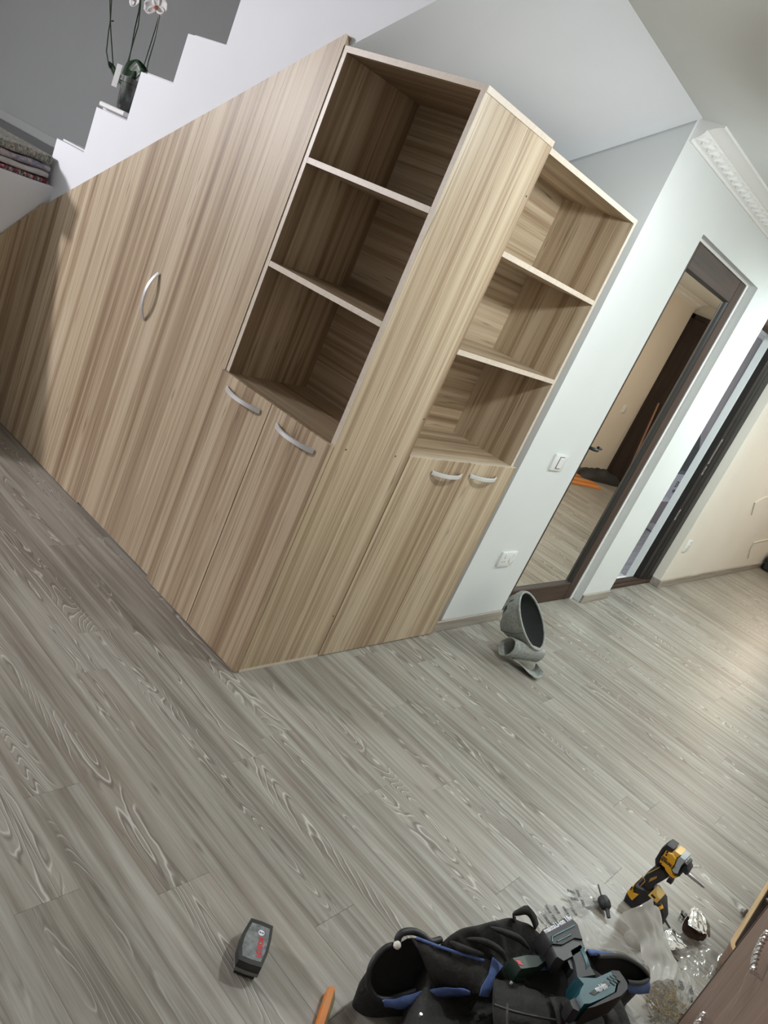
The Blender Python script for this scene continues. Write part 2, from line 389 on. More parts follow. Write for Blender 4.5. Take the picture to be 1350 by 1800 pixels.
# wide side panel (its outer face is the broad plain panel between the two shelf stacks)
MB().box((T, 0, .013), (.415, T, H-.0185)).build('side_panel', LZ, u1)
MB().box((T+.0005, -.0012, .001), (.4135, T, .0125)).build('plinth_strip', EDGE, u1)
MB().box((T-.0012, .0, .868), (T, T, H-.0005)).build('edge_band', EDGE, u1)
MB().box((T, WL-T, .0), (.415, WL, H-.0185)).build('side_panel', LZ, u1)
MB().box((T-.0012, WL-T, .868), (T, WL, H-.0005)).build('edge_band', EDGE, u1)
MB().box((T, -.0008, H-T), (.415, WL, H)).build('top_panel', LY, u1)
MB().box((T-.0014, -.0008, H-T), (T, WL, H)).build('edge_band', EDGE, u1)
MB().box((T, -.0016, H-T+.0005), (.4145, -.0008, H)).build('edge_band', EDGE, u1)
MB().box((.403, T, .02), (.415, WL-T, H-T)).build('back_panel', LY, u1)
for z in (1.617, 1.274):
    s = MB().box((T+.001, T+.001, z-T), (.402, WL-T-.001, z)).build('shelf', LY, u1)
    MB().box((T-.001, T+.001, z-T), (T+.001, WL-T-.001, z)).build('edge_band', EDGE, s)
MB().box((T, T, .852), (.402, WL-T, .870)).build('shelf', LY, u1)
MB().box((.0195, T+.002, .02), (.026, WL-T-.002, .85)).build('gap_shade_board', GAP, u1)  # dark board added behind the doors, stands in for shade in the slit
for y0, y1 in ((.0005, .298), (.302, WL-.001)):
    d = MB().box((0, y0, .004), (T-.001, y1, .8725), .0006).build('door', LZ, u1)
    if y0 < .1: arch_handle(d, (-.0005, .148, .822), (0, 1, 0), (-1, 0, 0), .19)
    else: arch_handle(d, (-.0005, .432, .826), (0, 1, 0), (-1, 0, 0), .19)
for px in [(695-0, 802)]: pass
for x, z in [(0.3367, 0.8599), (0.0756, 0.8638), (0.3994, 1.0072), (0.3981, 1.7797), (0.4005, 0.191)]: hole(u1, x, z)
# second unit facing the room
u2 = empty('shelf_cabinet', (.8, .18, 0), label='shelf cabinet facing the room against the white wall, with open shelves over two doors', cat='cabinet')
X0, X1, H2, DP = .4155, 1.187, 1.942, .365
MB().box((X1-T, T, .0), (X1, DP, H2-T)).build('side_panel', LZ, u2)
MB().box((X1-T, T-.0012, .86), (X1, T, H2)).build('edge_band', EDGE, u2)
MB().box((X0, T, H2-T), (X1, DP, H2)).build('top_panel', LX, u2)
MB().box((X0, T-.0014, H2-T), (X1, T, H2)).build('edge_band', EDGE, u2)
MB().box((X0, DP-.012, .02), (X1-T, DP, H2-T)).build('back_panel', LX, u2)
MB().box((X0+.0005, T+.002, .02), (X0+T, DP-.012, H2-T)).build('side_panel', LZ, u2)
for z in (1.609, 1.266):
    s = MB().box((X0+.0005, T, z-T), (X1-T-.001, DP-.013, z)).build('shelf', LX, u2)
    MB().box((X0+.0005, T-.002, z-T), (X1-T-.001, T, z)).build('edge_band', EDGE, s)
MB().box((X0, T, .845), (X1-T, DP-.013, .8635)).build('shelf', LX, u2)
MB().box((X0+T, .0195, .02), (X1-T, .026, .845)).build('gap_shade_board', GAP, u2)  # same dark board here, its colour gives the door slit its shade
for x0, x1, hx in ((.4195, .8145, .688), (.8175, X1+.002, .955)):
    d = MB().box((x0, 0, .004), (x1, T-.001, .8650), .0006).build('door', LZ, u2)
    MB().box((x0+.001, .0002, .8650), (x1-.001, T-.001, .8662)).build('edge_band', EDGE, d)
    arch_handle(d, (hx, -.0005, .812), (1, 0, 0), (0, -1, 0), .20)
# under-stair cupboard: sloped door and fixed panel
def wtop(y): return 1.988-(y-.594)*.6525
u3 = empty('stair_cupboard', (.1, 1.3, 0), label='sloping wood laminate cupboard front under the staircase with one bow handle', cat='cupboard')
SE = 1.167
d = MB().prism([(WL+.003, .012), (SE-.002, .012), (SE-.0015, wtop(SE)), (WL+.012, wtop(WL+.012)), (WL+.002, wtop(WL+.012)-.004)], (.0135, .0315), lambda a, b, c: (c, a, b)).build('door', LZ, u3)
arch_handle(d, (.013, 1.120, .941), (0, 0, 1), (-1, 0, 0), .185)
MB().prism([(SE+.0015, .004), (2.083, .004), (2.083, wtop(2.083)), (SE+.0015, wtop(SE))], (.0145, .0315), lambda a, b, c: (c, a, b)).build('fixed_panel', LZ, u3)
MB().box((.10, WL+.002, 0.0005), (.116, 2.06, .2)).build('plinth', LY, u3)
MB().prism([(.0138, .004), (-.62, .004), (-.62, .26), (-.142, .835), (.0, 1.018), (.0138, 1.027)], (2.066, 2.083), lambda a, b, c: (a, c, b)).build('end_panel', LZ, u3)
# ---------------------------------------------------------------- doors, sockets and the things fixed to the walls
d1 = empty('door_1', (2.35, .1, 0), kind='structure')
FY = .068
MB().box((1.828, FY, .004), (1.96, FY+.045, 2.068), .003).build('stile', DKZ, d1)
MB().box((2.70, FY, .004), (2.804, FY+.045, 2.062), .003).build('stile', DKZ, d1)
MB().box((1.961, FY+.001, .006), (2.699, FY+.045, .122), .003).build('rail', DKX, d1)
MB().box((1.961, FY+.001, 1.938), (2.699, FY+.045, 2.061), .003).build('rail', DKX, d1)
g = MB(); g.prism([(2.668, FY+.024), (2.684, FY+.012), (2.70, FY+.004), (2.70, FY+.03), (2.668, FY+.03)], (.122, 1.938)); g.build('glazing_bead', BLK, d1)
g = MB(); g.prism([(FY+.026, .132), (FY+.010, .122), (FY+.03, .122)], (1.961, 2.69), lambda a, b, c: (c, a, b)); g.build('glazing_bead', BLK, d1)
g = MB(); g.prism([(FY+.026, 1.925), (FY+.008, 1.938), (FY+.03, 1.938)], (1.961, 2.69), lambda a, b, c: (c, a, b)); g.build('glazing_bead', BLK, d1)
MB().box((1.955, FY+.022, .118), (2.702, FY+.028, 1.942)).build('mirror_pane', MIRROR, d1)
h = MB().box((1.885, FY-.006, .90), (1.915, FY, 1.08), .003).build('lock_plate', BLK, d1)
g = MB(); g.tube([(1.90, FY-.006, 1.0), (1.90, FY-.036, 1.0), (1.915, FY-.042, 1.0), (1.95, FY-.042, .998), (1.952, 0.028, 1.013), (1.996, 0.028, 1.007)], [.009, .009, .010, .010, .008, .006], 8)
g.build('door_handle', BLK, d1, smooth=50)
MB().tube([(1.897, 0.06, 0.9186), (1.909, 0.06, 0.9323)], .006, 8).build('key_cylinder', STEEL, d1)
g = MB().box((2.806, FY-.003, .0), (2.8495, FY+.03, 2.0765)); g.box((1.828, FY-.003, 2.064), (2.806, FY+.03, 2.0765)); g.build('caulk_line', PLASTER, d1)

d2 = empty('door_2', (3.9, .12, 0), kind='structure')
g = MB(); pr = [(4.286, .086), (4.19, .086), (4.185, .094), (4.15, .096), (4.145, .106), (4.06, .108), (4.06, .15), (4.286, .15)]
g.prism(pr, (.03, 2.048)); g.build('door_jamb', mat('door_frame_near_black', (.010, .008, .007), .5), d2)
g = MB(); g.prism([(b, 2.05+3.29+.0-a+0) for a, b in []] or [(.086, 2.048), (.086, 1.985), (.108, 1.965), (.15, 1.965), (.15, 2.048)], (3.292, 4.06), lambda a, b, c: (c, a, b)); g.build('door_head', DKX, d2)
g = MB(); g.prism([(3.292, .086), (3.40, .086), (3.41, .108), (3.50, .108), (3.50, .15), (3.292, .15)], (.03, 1.985)); g.build('door_jamb', DKZ, d2)
g = MB().box((3.30, .080, .0), (4.284, .155, .030), .004); g.box((3.30, .10, .030), (4.06, .13, .038), .002); g.build('threshold', DKX, d2)
for z0, z1, x in ((1.02, 1.22, 4.10), (.93, 1.0, 4.10), (.55, .64, 4.09)):
    s = MB().box((x-.014, .1055, z0), (x+.012, .1085, z1), .001).build('strike_plate', STEEL, d2)
    MB().box((x-.006, .1050, z0+.02), (x+.003, .1056, z1-.02)).build('latch_hole', GAP, s)
g = MB().box((3.50, .16, 0), (4.052, .205, 0.001)); g.build('sill_strip', PLASTER, d2)
struct(MB().box((4.052, .151, 0), (4.30, .2005, 2.05), .002), 'wall_reveal', WHITE)
struct(MB().box((3.285, .151, 0), (3.45, .2005, 2.05), .002), 'wall_reveal_far', WHITE)

# balcony room beyond the second door
BY = .93
TILE = mat('balcony_floor_pale', (.62, .60, .63), .25); t = NT(TILE); v = t.coords(False)
t.link(t.ramp(t.noise(v, (3, 40, 1), 3), [(.3, (.5, .48, .51)), (.7, (.72, .70, .74))]), t.b.inputs['Base Color'])
struct(MB().box((2.9, .2, -.12), (8.15, BY+.15, -.004)), 'floor_balcony', TILE)
LILAC = paint('balcony_lilac_grey_paint', (.42, .38, .41))
struct(MB().box((2.9, BY, 0), (8.15, BY+.12, .315)), 'wall_balcony', LILAC)
struct(MB().box((2.9, .2, 0), (3.05, BY, 2.5)), 'wall_balcony_near', WHITE); struct(MB().box((8.0, .2, 0), (8.15, BY, 2.5)), 'wall_balcony_end', WHITE)
struct(MB().box((2.9, .2, 2.3), (8.15, BY+.12, 2.5)), 'ceiling_balcony', CEILW)
w1 = empty('window_1', (6, BY, .3), kind='structure')
MB().box((3.05, BY-.05, .315), (8.0, BY+.12, .34), .003).build('window_sill', WPL, w1)
for x in (3.06, 4.3, 5.55, 6.95, 7.95): MB().box((x-.03, BY+.02, .34), (x+.03, BY+.08, 2.3), .004).build('mullion', WPL, w1)
for z in (.34, 2.24): MB().box((3.05, BY+.02, z), (8.0, BY+.08, z+.05), .004).build('window_rail', WPL, w1)
GL = bpy.data.materials.new('window_glass'); GL.use_nodes = True; t = NT(GL); t.n.remove(t.b); out = t.n['Material Output']
tr = t.node('ShaderNodeBsdfTransparent'); gl = t.node('ShaderNodeBsdfGlossy', i_1=.02); fr = t.node('ShaderNodeFresnel', i_0=1.45); mx = t.node('ShaderNodeMixShader')
t.link(fr.outputs[0], mx.inputs[0]); t.link(tr.outputs[0], mx.inputs[1]); t.link(gl.outputs[0], mx.inputs[2]); t.link(mx.outputs[0], out.inputs[0])
for a, b in ((3.09, 4.27), (4.33, 5.52), (5.58, 6.92), (6.98, 7.92)): MB().box((a, BY+.048, .39), (b, BY+.054, 2.24)).build('pane', GL, w1)
# protective film with printed capitals stuck low on the balcony window
PRINT = mat('navy_print', (.02, .025, .06), .5)
FILM = mat('lilac_window_film', (.62, .63, .72), .4)
fl = tag(MB().box((6.05, BY-.012, .36), (7.0, BY-.008, .62)).build('window_film', FILM), 'pale sheet printed with dark blue capitals low in the balcony window', 'film')
for k, (s, z) in enumerate((('EXTRA', .505), ('WINDOW', .425))):
    text(s, PRINT, fl, frame((1, 0, 0), (0, 0, 1), (6.55, BY-.0125, z)), .085 if k == 0 else .05, bold=.003)
g = MB(); rows = []
for z in (2.03, 1.98, 1.9, 1.6, 1.35, 1.2, 1.1, 1.0, .93, .86):
    xl = 5.24 if z >= 1.2 else 5.24+(1.2-z)*1.35
    rows.append([(xl+(6.25-xl)*k/120, .60+.024*math.sin(k*.42+z*.6)+.010*math.sin(k*.23+1), z) for k in range(121)])
g.grid(rows)
cu = tag(g.build('curtain', mat('grey_lilac_curtain', (.52, .48, .52), .8), smooth=180), 'grey gathered curtain hanging in the balcony beyond the far doorway', 'curtain')
cr = tag(MB().box((5.0, .50, 2.045), (8.0, .68, 2.14), .01).box((5.0, .53, 2.02), (8.0, .55, 2.05)).build('curtain_rail', WPL), 'white moulded pelmet rail above the grey balcony curtain', 'curtain rail')
bx = tag(MB().box((6.62, .885, .045), (6.74, BY-.001, .155), .004).build('vent_box', mat('vent_grey', (.12, .11, .12), .5)), 'small dark grey box on the low balcony wall under the window', 'box')
for k in range(4): MB().box((6.63, .882, .06+.022*k), (6.73, .886, .07+.022*k)).build('slat', BLK, bx)
bg = tag(MB().box((6.18, .80, -.003), (6.40, .92, .05), .015, seg=2).build('white_parcel', mat('parcel_white', (.75, .74, .76), .5)), 'small white parcel on the balcony floor against the low wall', 'parcel')

# sockets and switches
SKT = mat('socket_white', (.78, .80, .80), .3); SLOT = mat('slot_grey', (.16, .16, .16), .6)
def plate(name, x0, x1, z0, z1, label, cat, y=YD, s=1):
    o = tag(MB().box((x0, y, z0), (x1, y-s*.010, z1), .0025, seg=2).build(name, SKT, smooth=40), label, cat); return o
p = plate('wall_socket', 1.502, 1.646, .341, .422, 'white double wall socket low between the cabinet and the mirrored door', 'socket')
for k in (0, 1):
    cx = 1.538+.072*k
    MB().box((cx-.006, YD-.0135, .400), (cx+.007, YD-.009, .414), .001).build('rocker', SKT, p)
    for dx, dz, w_, h_ in ((0, .012, .004, .009), (-.011, -.010, .008, .004), (.011, -.010, .008, .004)):
        MB().box((cx+dx-w_/2, YD-.0106, .379+dz-h_/2), (cx+dx+w_/2, YD-.0098, .379+dz+h_/2)).build('pin_slot', SLOT, p)
MB().lathe([(.022, 0), (.022, .002)], 20, Matrix.Translation((1.612, YD-.010, .383)) @ Matrix.Rotation(math.pi/2, 4, 'X')).build('socket_ring', SKT, p)
p = plate('light_switch', 1.520, 1.650, .870, .952, 'white light switch plate beside the mirrored door at hand height', 'switch')
MB().box((1.567, YD-.016, .884), (1.607, YD-.009, .938), .003).build('rocker', SKT, p); MB().box((1.563, YD-.0108, .880), (1.611, YD-.0095, .942)).build('rocker_gap', SLOT, p)
p = plate('wall_socket', 4.405, 4.500, .322, .418, 'single white socket low on the cream wall right of the far doorway', 'socket')
MB().lathe([(.026, 0), (.024, .003)], 20, Matrix.Translation((4.452, YD-.009, .37)) @ Matrix.Rotation(math.pi/2, 4, 'X')).build('socket_ring', SKT, p)
for dx in (-.010, .010): MB().box((4.452+dx-.003, YD-.0126, .367), (4.452+dx+.003, YD-.0118, .373)).build('pin_slot', SLOT, p)
CAB = mat('wall_cable_cream', (.68, .64, .57), .5)
o = MB().tube([(5.844, 0.017, 0.6602), (5.728, 0.016, 0.7479), (5.683, 0.014, 0.7831), (5.818, 0.014, 0.8271), (6.052, 0.015, 0.8627)], .006, 6).build('surface_cable', CAB, smooth=60); tag(o, 'short cream cable bulging from the hall wall, the upper of two', 'cable')
o = MB().tube([(6.824, 0.017, 0.1549), (6.66, 0.016, 0.2705), (6.624, 0.014, 0.3462), (6.856, 0.014, 0.3608), (7.244, 0.015, 0.3723)], .006, 6).build('surface_cable', CAB, smooth=60); tag(o, 'cream cable low on the hall wall near the dark box, the lower of two', 'cable')
o = tag(MB().box((7.62, -.46, 0), (7.97, -.01, .17), .02, seg=2).box((7.60, -.47, .17), (7.98, -.005, .20), .008).build('storage_box', mat('near_black_box', (.02, .02, .022), .4)), 'low black lidded box at the far end of the hall skirting', 'box')

# what the mirror shows: the other end of the hall
ed = empty('door_3', (7.95, -1.6, 0), kind='structure')
DOORM = wood_dark('entrance_door_dark', (.018, .012, .010), (.045, .03, .024), 2, .3)
MB().box((7.93, -2.0, .01), (7.98, -.70, 2.16), .004).build('door_leaf', DOORM, ed)
for z0, z1 in ((.15, .95), (1.1, 2.0)):
    MB().box((7.922, -1.88, z0), (7.931, -.82, z1), .004).build('door_panel', DOORM, ed)
g = MB().box((7.94, -2.05, 0), (8.0, -2.001, 2.22)).box((7.94, -.699, 0), (8.0, -.65, 2.22)).box((7.94, -2.05, 2.165), (8.0, -.65, 2.22)); g.build('door_frame', DOORM, ed)
o = MB().tube([(7.80, -1.72, .006), (7.905, -1.86, 1.10)], .011, 8).build('wooden_stick', mat('stick_wood', (.30, .16, .10), .5)); tag(o, 'brown wooden stick leaning on the dark entrance door, seen in the mirror', 'stick')
p = plate('wall_switch', 7.42, 7.54, .82, .92, 'white switch plate on the cream wall, seen only in the mirror', 'switch', y=YF, s=-1)
MB().box((7.46, YF+.008, .84), (7.50, YF+.015, .90), .002).build('rocker', SKT, p)
ORG = wood_dark('orange_board', (.50, .17, .03), (.66, .27, .07), 0, .45)
for k, (a, b) in enumerate((((6.20, -1.69), (6.80, -1.60)), ((6.32, -1.82), (6.86, -1.70)), ((6.30, -1.97), (6.72, -1.88)))):
    dx = b[0]-a[0]; ang = math.radians((9, 10, 4)[k])
    o = MB().box((-.32, -.045, 0), (.32, .045, .018), .002).build('orange_board', ORG); o.location = ((a[0]+b[0])/2, (a[1]+b[1])/2, .0005); o.rotation_euler.z = ang
    tag(o, ('orange wooden board nearest the mirror, lying on the hall floor in the reflection', 'middle orange wooden board in the reflection on the hall floor', 'orange wooden board nearest the cream wall in the reflection')[k], 'board', 'orange boards by the entrance')
def lump(name, mt, c, rx, ry, h, rz, seed, label, cat, n=28, m_=9, amp=.25):
    rnd = random.Random(seed); ph = [rnd.uniform(0, 6.28) for _ in range(8)]; rows = []
    for i in range(m_):
        u = i/(m_-1); a = u*math.pi/2; r = []
        for k in range(n):
            t_ = 2*math.pi*k/n; f = 1+amp*(.5*math.sin(2*t_+ph[0])+.35*math.sin(3*t_+ph[1])+.25*math.sin(5*t_+ph[2]))*math.cos(a)
            x = rx*math.cos(a)*math.cos(t_)*f; y = ry*math.cos(a)*math.sin(t_)*f
            z = h*math.sin(a)*(1+amp*(.5*math.sin(9*x/rx+ph[3])+.5*math.sin(8*y/ry+ph[4])))
            r.append((c[0]+x*math.cos(rz)-y*math.sin(rz), c[1]+x*math.sin(rz)+y*math.cos(rz), max(.002, c[2]+z)))
        rows.append(r)
    g = MB(); g.grid(rows, closed_u=True); o = g.build(name, mt, smooth=180); return tag(o, label, cat)
NYL = mat('black_nylon', (.02, .021, .022), .6)
o = lump('jacket', NYL, (7.27, -1.84, .002), .38, .13, .13, .25, 4, 'black jacket heaped on the hall floor by the entrance, seen in the mirror', 'jacket')
# ---------------------------------------------------------------- on the stairs
KR = .055
tr_ = tag(MB().box((.03, 1.70, 1.4955), (.30, 1.905, 1.515), .004).build('plant_tray', mat('tray_white', (.78, .78, .80), .35)), 'white rectangular tray under the orchid pot on a stair tread', 'tray')
PX = .11
pc = Vector((PX, 1.825, 1.5155)); og = empty('potted_orchid', pc, label='white orchid in a clear plastic pot standing on a stair tread', cat='plant')
POT = mat('clear_pot_smoky', (.16, .19, .20), .12, spec=.8); t = NT(POT); v = t.coords(False)
t.link(t.ramp(t.noise(v, (30, 30, 14), 3), [(.35, (.02, .022, .02)), (.55, (.07, .085, .085)), (.75, (.28, .33, .36))]), t.b.inputs['Base Color'])
MB().lathe([(.040, 0), (.043, .004), (.051, .105), (.055, .107), (.056, .128), (.052, .128), (.049, .108)], 28, Matrix.Translation(pc), cap=False).lathe([(.0, .001), (.04, .001)], 28, Matrix.Translation(pc), cap=False).build('pot', POT, og, smooth=40)
MB().lathe([(.051, .110), (.0005, .116)], 20, Matrix.Translation(pc), cap=False).build('bark', mat('bark_dark', (.03, .022, .015), .9), og)
MB().box((-.0006, -.012, 0), (.0006, .012, .088), M=Matrix.Translation((0.05, 1.865, 1.587)) @ Matrix.Rotation(.55, 4, 'Z')).build('plant_tag', WPL, og)
LEAF = mat('orchid_leaf', (.009, .032, .010), .45); STEMM = mat('orchid_stem', (.035, .075, .03), .5); STK = mat('support_stick', (.012, .02, .012), .6)
def leaf(pts, wd, mt=LEAF, nm='leaf'):
    P = [Vector(p) for p in pts]; rows = []
    N = 12
    for k in range(N+1):
        u = k/N; q = u*(len(P)-1); i = min(int(q), len(P)-2); f = q-i
        c = P[i].lerp(P[i+1], f); d = (P[i+1]-P[i]).normalized(); s = d.cross(Vector((-.85, -.4, .35))).normalized()
        wv = wd*(math.sin(math.pi*min(1, (u*.93+.05)))**.6)
        nn = s.cross(d)
        rows.append([c+s*wv*j + nn*(.25*wv*abs(j)) for j in (-1, -.5, 0, .5, 1)])
    g = MB(); g.grid(rows); return g.build(nm, mt, og, smooth=180, solid=.0016)
leaf([(0.11, 1.908, 1.609), (0.11, 1.859, 1.653), (0.11, 1.814, 1.7), (0.14, 1.82, 1.703)], .036)
leaf([(0.11, 1.917, 1.607), (0.09, 1.845, 1.64), (0.11, 1.88, 1.688), (0.13, 1.884, 1.723)], .030)
leaf([(0.11, 1.911, 1.606), (0.11, 1.974, 1.63), (0.11, 2.031, 1.659), (0.09, 2.037, 1.673)], .013)
leaf([(0.11, 1.906, 1.604), (0.08, 1.884, 1.624), (0.08, 1.913, 1.641)], .010)
def stem(pts, r, nm, mt): MB().tube(pts, r, 6).build(nm, mt, og, smooth=60)
stem([(0.11, 1.95, 1.605), (0.11, 2.026, 1.667), (0.11, 2.113, 1.78), (0.11, 2.148, 1.83), (0.11, 2.184, 1.908), (0.11, 2.218, 1.972)], .0026, 'support_stick', STK)
stem([(0.11, 1.979, 1.646), (0.11, 2.075, 1.675), (0.11, 2.111, 1.71), (0.11, 2.138, 1.788), (0.11, 2.148, 1.83), (0.11, 2.198, 1.906), (0.11, 2.25, 1.968)], .0028, 'stem', STEMM)
stem([(0.11, 1.896, 1.611), (0.11, 1.917, 1.71), (0.11, 1.942, 1.831), (0.11, 1.949, 1.896), (0.11, 1.967, 1.949)], .0028, 'support_stick', STK)
stem([(0.11, 1.896, 1.611), (0.11, 1.922, 1.687), (0.11, 1.924, 1.777), (0.11, 1.923, 1.845), (0.11, 1.949, 1.919), (0.11, 1.981, 1.98)], .0028, 'stem', STEMM)
stem([(0.13, 1.834, 1.678), (0.13, 1.832, 1.728), (0.13, 1.829, 1.814), (0.13, 1.827, 1.915), (0.13, 1.828, 1.968)], .0026, 'support_stick', STK)
stem([(0.13, 1.8, 1.689), (0.13, 1.808, 1.733), (0.13, 1.809, 1.817), (0.13, 1.824, 1.903), (0.12, 1.83, 1.932)], .0026, 'stem', STEMM)
MB().tube([(0.106, 2.143, 1.827), (0.106, 2.116, 1.831)], .003, 6).build('clip', BLK, og)
PETAL = mat('petal_white', (.80, .79, .80), .6); LIP = mat('orchid_lip', (.55, .22, .12), .5)
def flower(c, R, tilt, right=Vector((.55, -.83, 0))):
    c = Vector(c); e1 = right.normalized(); e2 = Vector((.15, .1, 1)).normalized(); n_ = e1.cross(e2)
    if n_.dot(Vector((-.5, -.85, 0))) < 0: n_ = -n_
    fl_ = None
    for k, (ang, L, wd) in enumerate(((90, 1, .42), (0, 1.1, .72), (180, 1.1, .72), (215, .9, .36), (325, .9, .36))):
        a = math.radians(ang+tilt); d = e1*math.cos(a)+e2*math.sin(a); s = n_.cross(d)
        rows = [[c+d*R*L*u + s*R*wd*j*math.sin(math.pi*(.06+.86*u))**.7 + n_*(.004+.18*R*u*u+.06*R*j*j) for j in (-1, -.5, 0, .5, 1)] for u in [i/6 for i in range(7)]]
        g = MB(); g.grid(rows); g.build('petal', PETAL, og, smooth=180, solid=.001)
    MB().tube([c+n_*.002, c+n_*R*.45+e2*(-R*.2)], [R*.22, R*.1], 8).build('flower_lip', LIP, og)
flower((0.1, 1.807, 1.925), .044, 20); flower((0.1, 2.006, 1.934), .036, -25)
# folded rugs on the landing
def rug(name, cols, x0, x1, y0, y1, z0, h, label, seed, sc=55):
    m = mat(name+'_weave', rough=.9); t = NT(m); v = t.coords(False)
    n = t.noise(v, (sc, 6, 22), 2, .6, .8); t.link(t.ramp(n, [(.28+.44*k/(len(cols)-1), c) for k, c in enumerate(cols)]), t.b.inputs['Base Color']); t.bump(t.noise(v, (300, 300, 300), 1), .3, .002)
    rows = []
    for k in range(15):
        x = x0+(x1-x0)*k/14; r = []
        for j in range(13):
            a = -math.pi/2+math.pi*j/12; yy = y0+h*.5*(1-math.cos(a)) if False else y0+h*.5-h*.5*math.cos(a)+.008*math.sin(seed+k*.9)
            r.append((x, yy, z0+h*.5+h*.5*math.sin(a)+.0025*math.sin(seed*2+k*1.3)*(j > 6)))
        r = [(x, y1, z0)] + r + [(x, y1, z0+h)]; rows.append(r)
    g = MB(); V = g.grid(rows, closed_u=True); g.bm.faces.new(V[0]); g.bm.faces.new(V[-1])
    return tag(g.build('folded_rug', m, smooth=50), label, 'rug', 'folded rugs on the landing')
rug('dark_rug', [(.02, .03, .03), (.55, .5, .5), (.03, .05, .04), (.40, .03, .06), (.6, .58, .57)], -.40, .015, 2.10, 3.9, 1.1005, .018, 'dark patterned rug at the bottom of the folded pile on the landing', 1)
rug('cream_rug', [(.62, .60, .59), (.50, .48, .48), (.66, .64, .62)], -.40, .012, 2.105, 3.9, 1.1225, .024, 'plain off-white rug, second from bottom of the folded pile', 2, 12)
rug('lilac_rug', [(.30, .26, .30), (.50, .44, .46), (.20, .19, .26), (.46, .42, .40)], -.40, .012, 2.11, 3.9, 1.1505, .026, 'lilac grey rug, second from top of the folded pile', 3, 24)
rug('striped_rug', [(.42, .40, .35), (.07, .085, .07), (.40, .38, .32), (.12, .13, .11), (.48, .46, .40), (.28, .06, .06)], -.40, .012, 2.115, 3.95, 1.1805, .036, 'striped green, red and cream rug on top of the folded pile', 4, 70)
struct(MB().box((XW-.018, 2.2, 1.1005), (XW-.0065, YB, 1.165), .002), 'baseboard_stairs', mat('grey_skirting', (.22, .23, .23), .5))

# ---------------------------------------------------------------- cap on the floor
CAPM = mat('worn_grey_green_cap', (.30, .325, .30), .85); t = NT(CAPM); v = t.coords(False)
t.link(t.ramp(t.noise(v, (60, 60, 60), 4, .7), [(.25, (.20, .22, .205)), (.5, (.32, .345, .325)), (.8, (.44, .465, .44))]), t.b.inputs['Base Color']); t.bump(t.noise(v, (70, 70, 70), 3), .7, .006)
CAPD = mat('cap_lining', (.035, .042, .042), .9)
co = Vector((1.573, -0.391, -0)); eR = Vector((.335, -.942, 0)); eD = Vector((-.942, -.335, 0)); eU = Vector((0, 0, 1))
def cl(r, h, d): return co+eR*r+eU*(h+.004)+eD*d
cap = empty('cap', co, label='worn grey-green cap lying crumpled on the floor in front of the mirrored door', cat='cap')
Lx = (eR*-.69+eU*.72).normalized(); Mx = (eR*.24+eU*.23+eD*-.94).normalized(); Nx = -(Lx.cross(Mx)).normalized()
if Nx.dot(eR) > 0: Nx = -Nx
cc = cl(-.135, .205, -.02)
rows = []; rows_in = []
for i in range(11):
    a = i/10*math.pi/2*.97; rr = math.cos(a)**.75; dp = math.sin(a)*.15
    wr = lambda k: 1+.035*math.sin(7*k*2*math.pi/36+i*.5)+.02*math.sin(13*k*2*math.pi/36-i)
    rows.append([cc+Lx*(.142*rr*math.cos(k*2*math.pi/36)*wr(k))+Mx*(.092*rr*math.sin(k*2*math.pi/36)*wr(k))+Nx*dp*(1+.12*math.sin(k*2*math.pi/36*3)) for k in range(36)])
    rows_in.append([cc+Lx*(.136*rr*math.cos(k*2*math.pi/36))+Mx*(.087*rr*math.sin(k*2*math.pi/36))+Nx*dp*.94 for k in range(36)])
g = MB(); V = g.grid(rows, closed_u=True); g.bm.faces.new(V[-1]); g.build('crown', CAPM, cap, smooth=180)
g = MB(); V = g.grid(rows_in, closed_u=True); g.bm.faces.new(V[-1]); g.build('lining', CAPD, cap, smooth=180)
MB().tube([cc+Lx*(.140*math.cos(k*2*math.pi/36))+Mx*(.090*math.sin(k*2*math.pi/36)) for k in range(36)], .006, 6, closed=True).build('rim_band', CAPM, cap, smooth=180)
for ks in (11.5, 19, 26):   # stitched panel seams
    MB().tube([rows[i][int(ks)]*1.0-Nx*-.001 for i in range(11)], .0028, 5).build('seam', mat('cap_seam', (.12, .135, .125), .9), cap)
for (k, i) in ((15, 2), (19, 2), (23, 2), (15, 5), (20, 5)):
    q = rows[i][k]; MB().lathe([(.006, -.004), (.006, .002), (.003, .004)], 8, Matrix.Translation(q)).build('eyelet', BLK, cap)
def strip(name, path, wvec, w0, mt, N=24, parent=cap, th=.004):
    P = [Vector(p) for p in path]; rows = []
    for k in range(N+1):
        u = k/N*(len(P)-1); i = min(int(u), len(P)-2); f = u-i
        p0, p1, p2, p3 = P[max(i-1, 0)], P[i], P[i+1], P[min(i+2, len(P)-1)]
        c = .5*((2*p1)+(-p0+p2)*f+(2*p0-5*p1+4*p2-p3)*f*f+(-p0+3*p1-3*p2+p3)*f**3)
        wv = Vector(wvec); ww = w0 if not callable(w0) else w0(k/N)
        rows.append([c-wv*ww, c-wv*ww*.33, c+wv*ww*.33, c+wv*ww])
    g = MB(); g.grid(rows); return g.build(name, mt, parent, smooth=180, solid=th)
wv = (eD*.75+eU*.15+eR*.45)
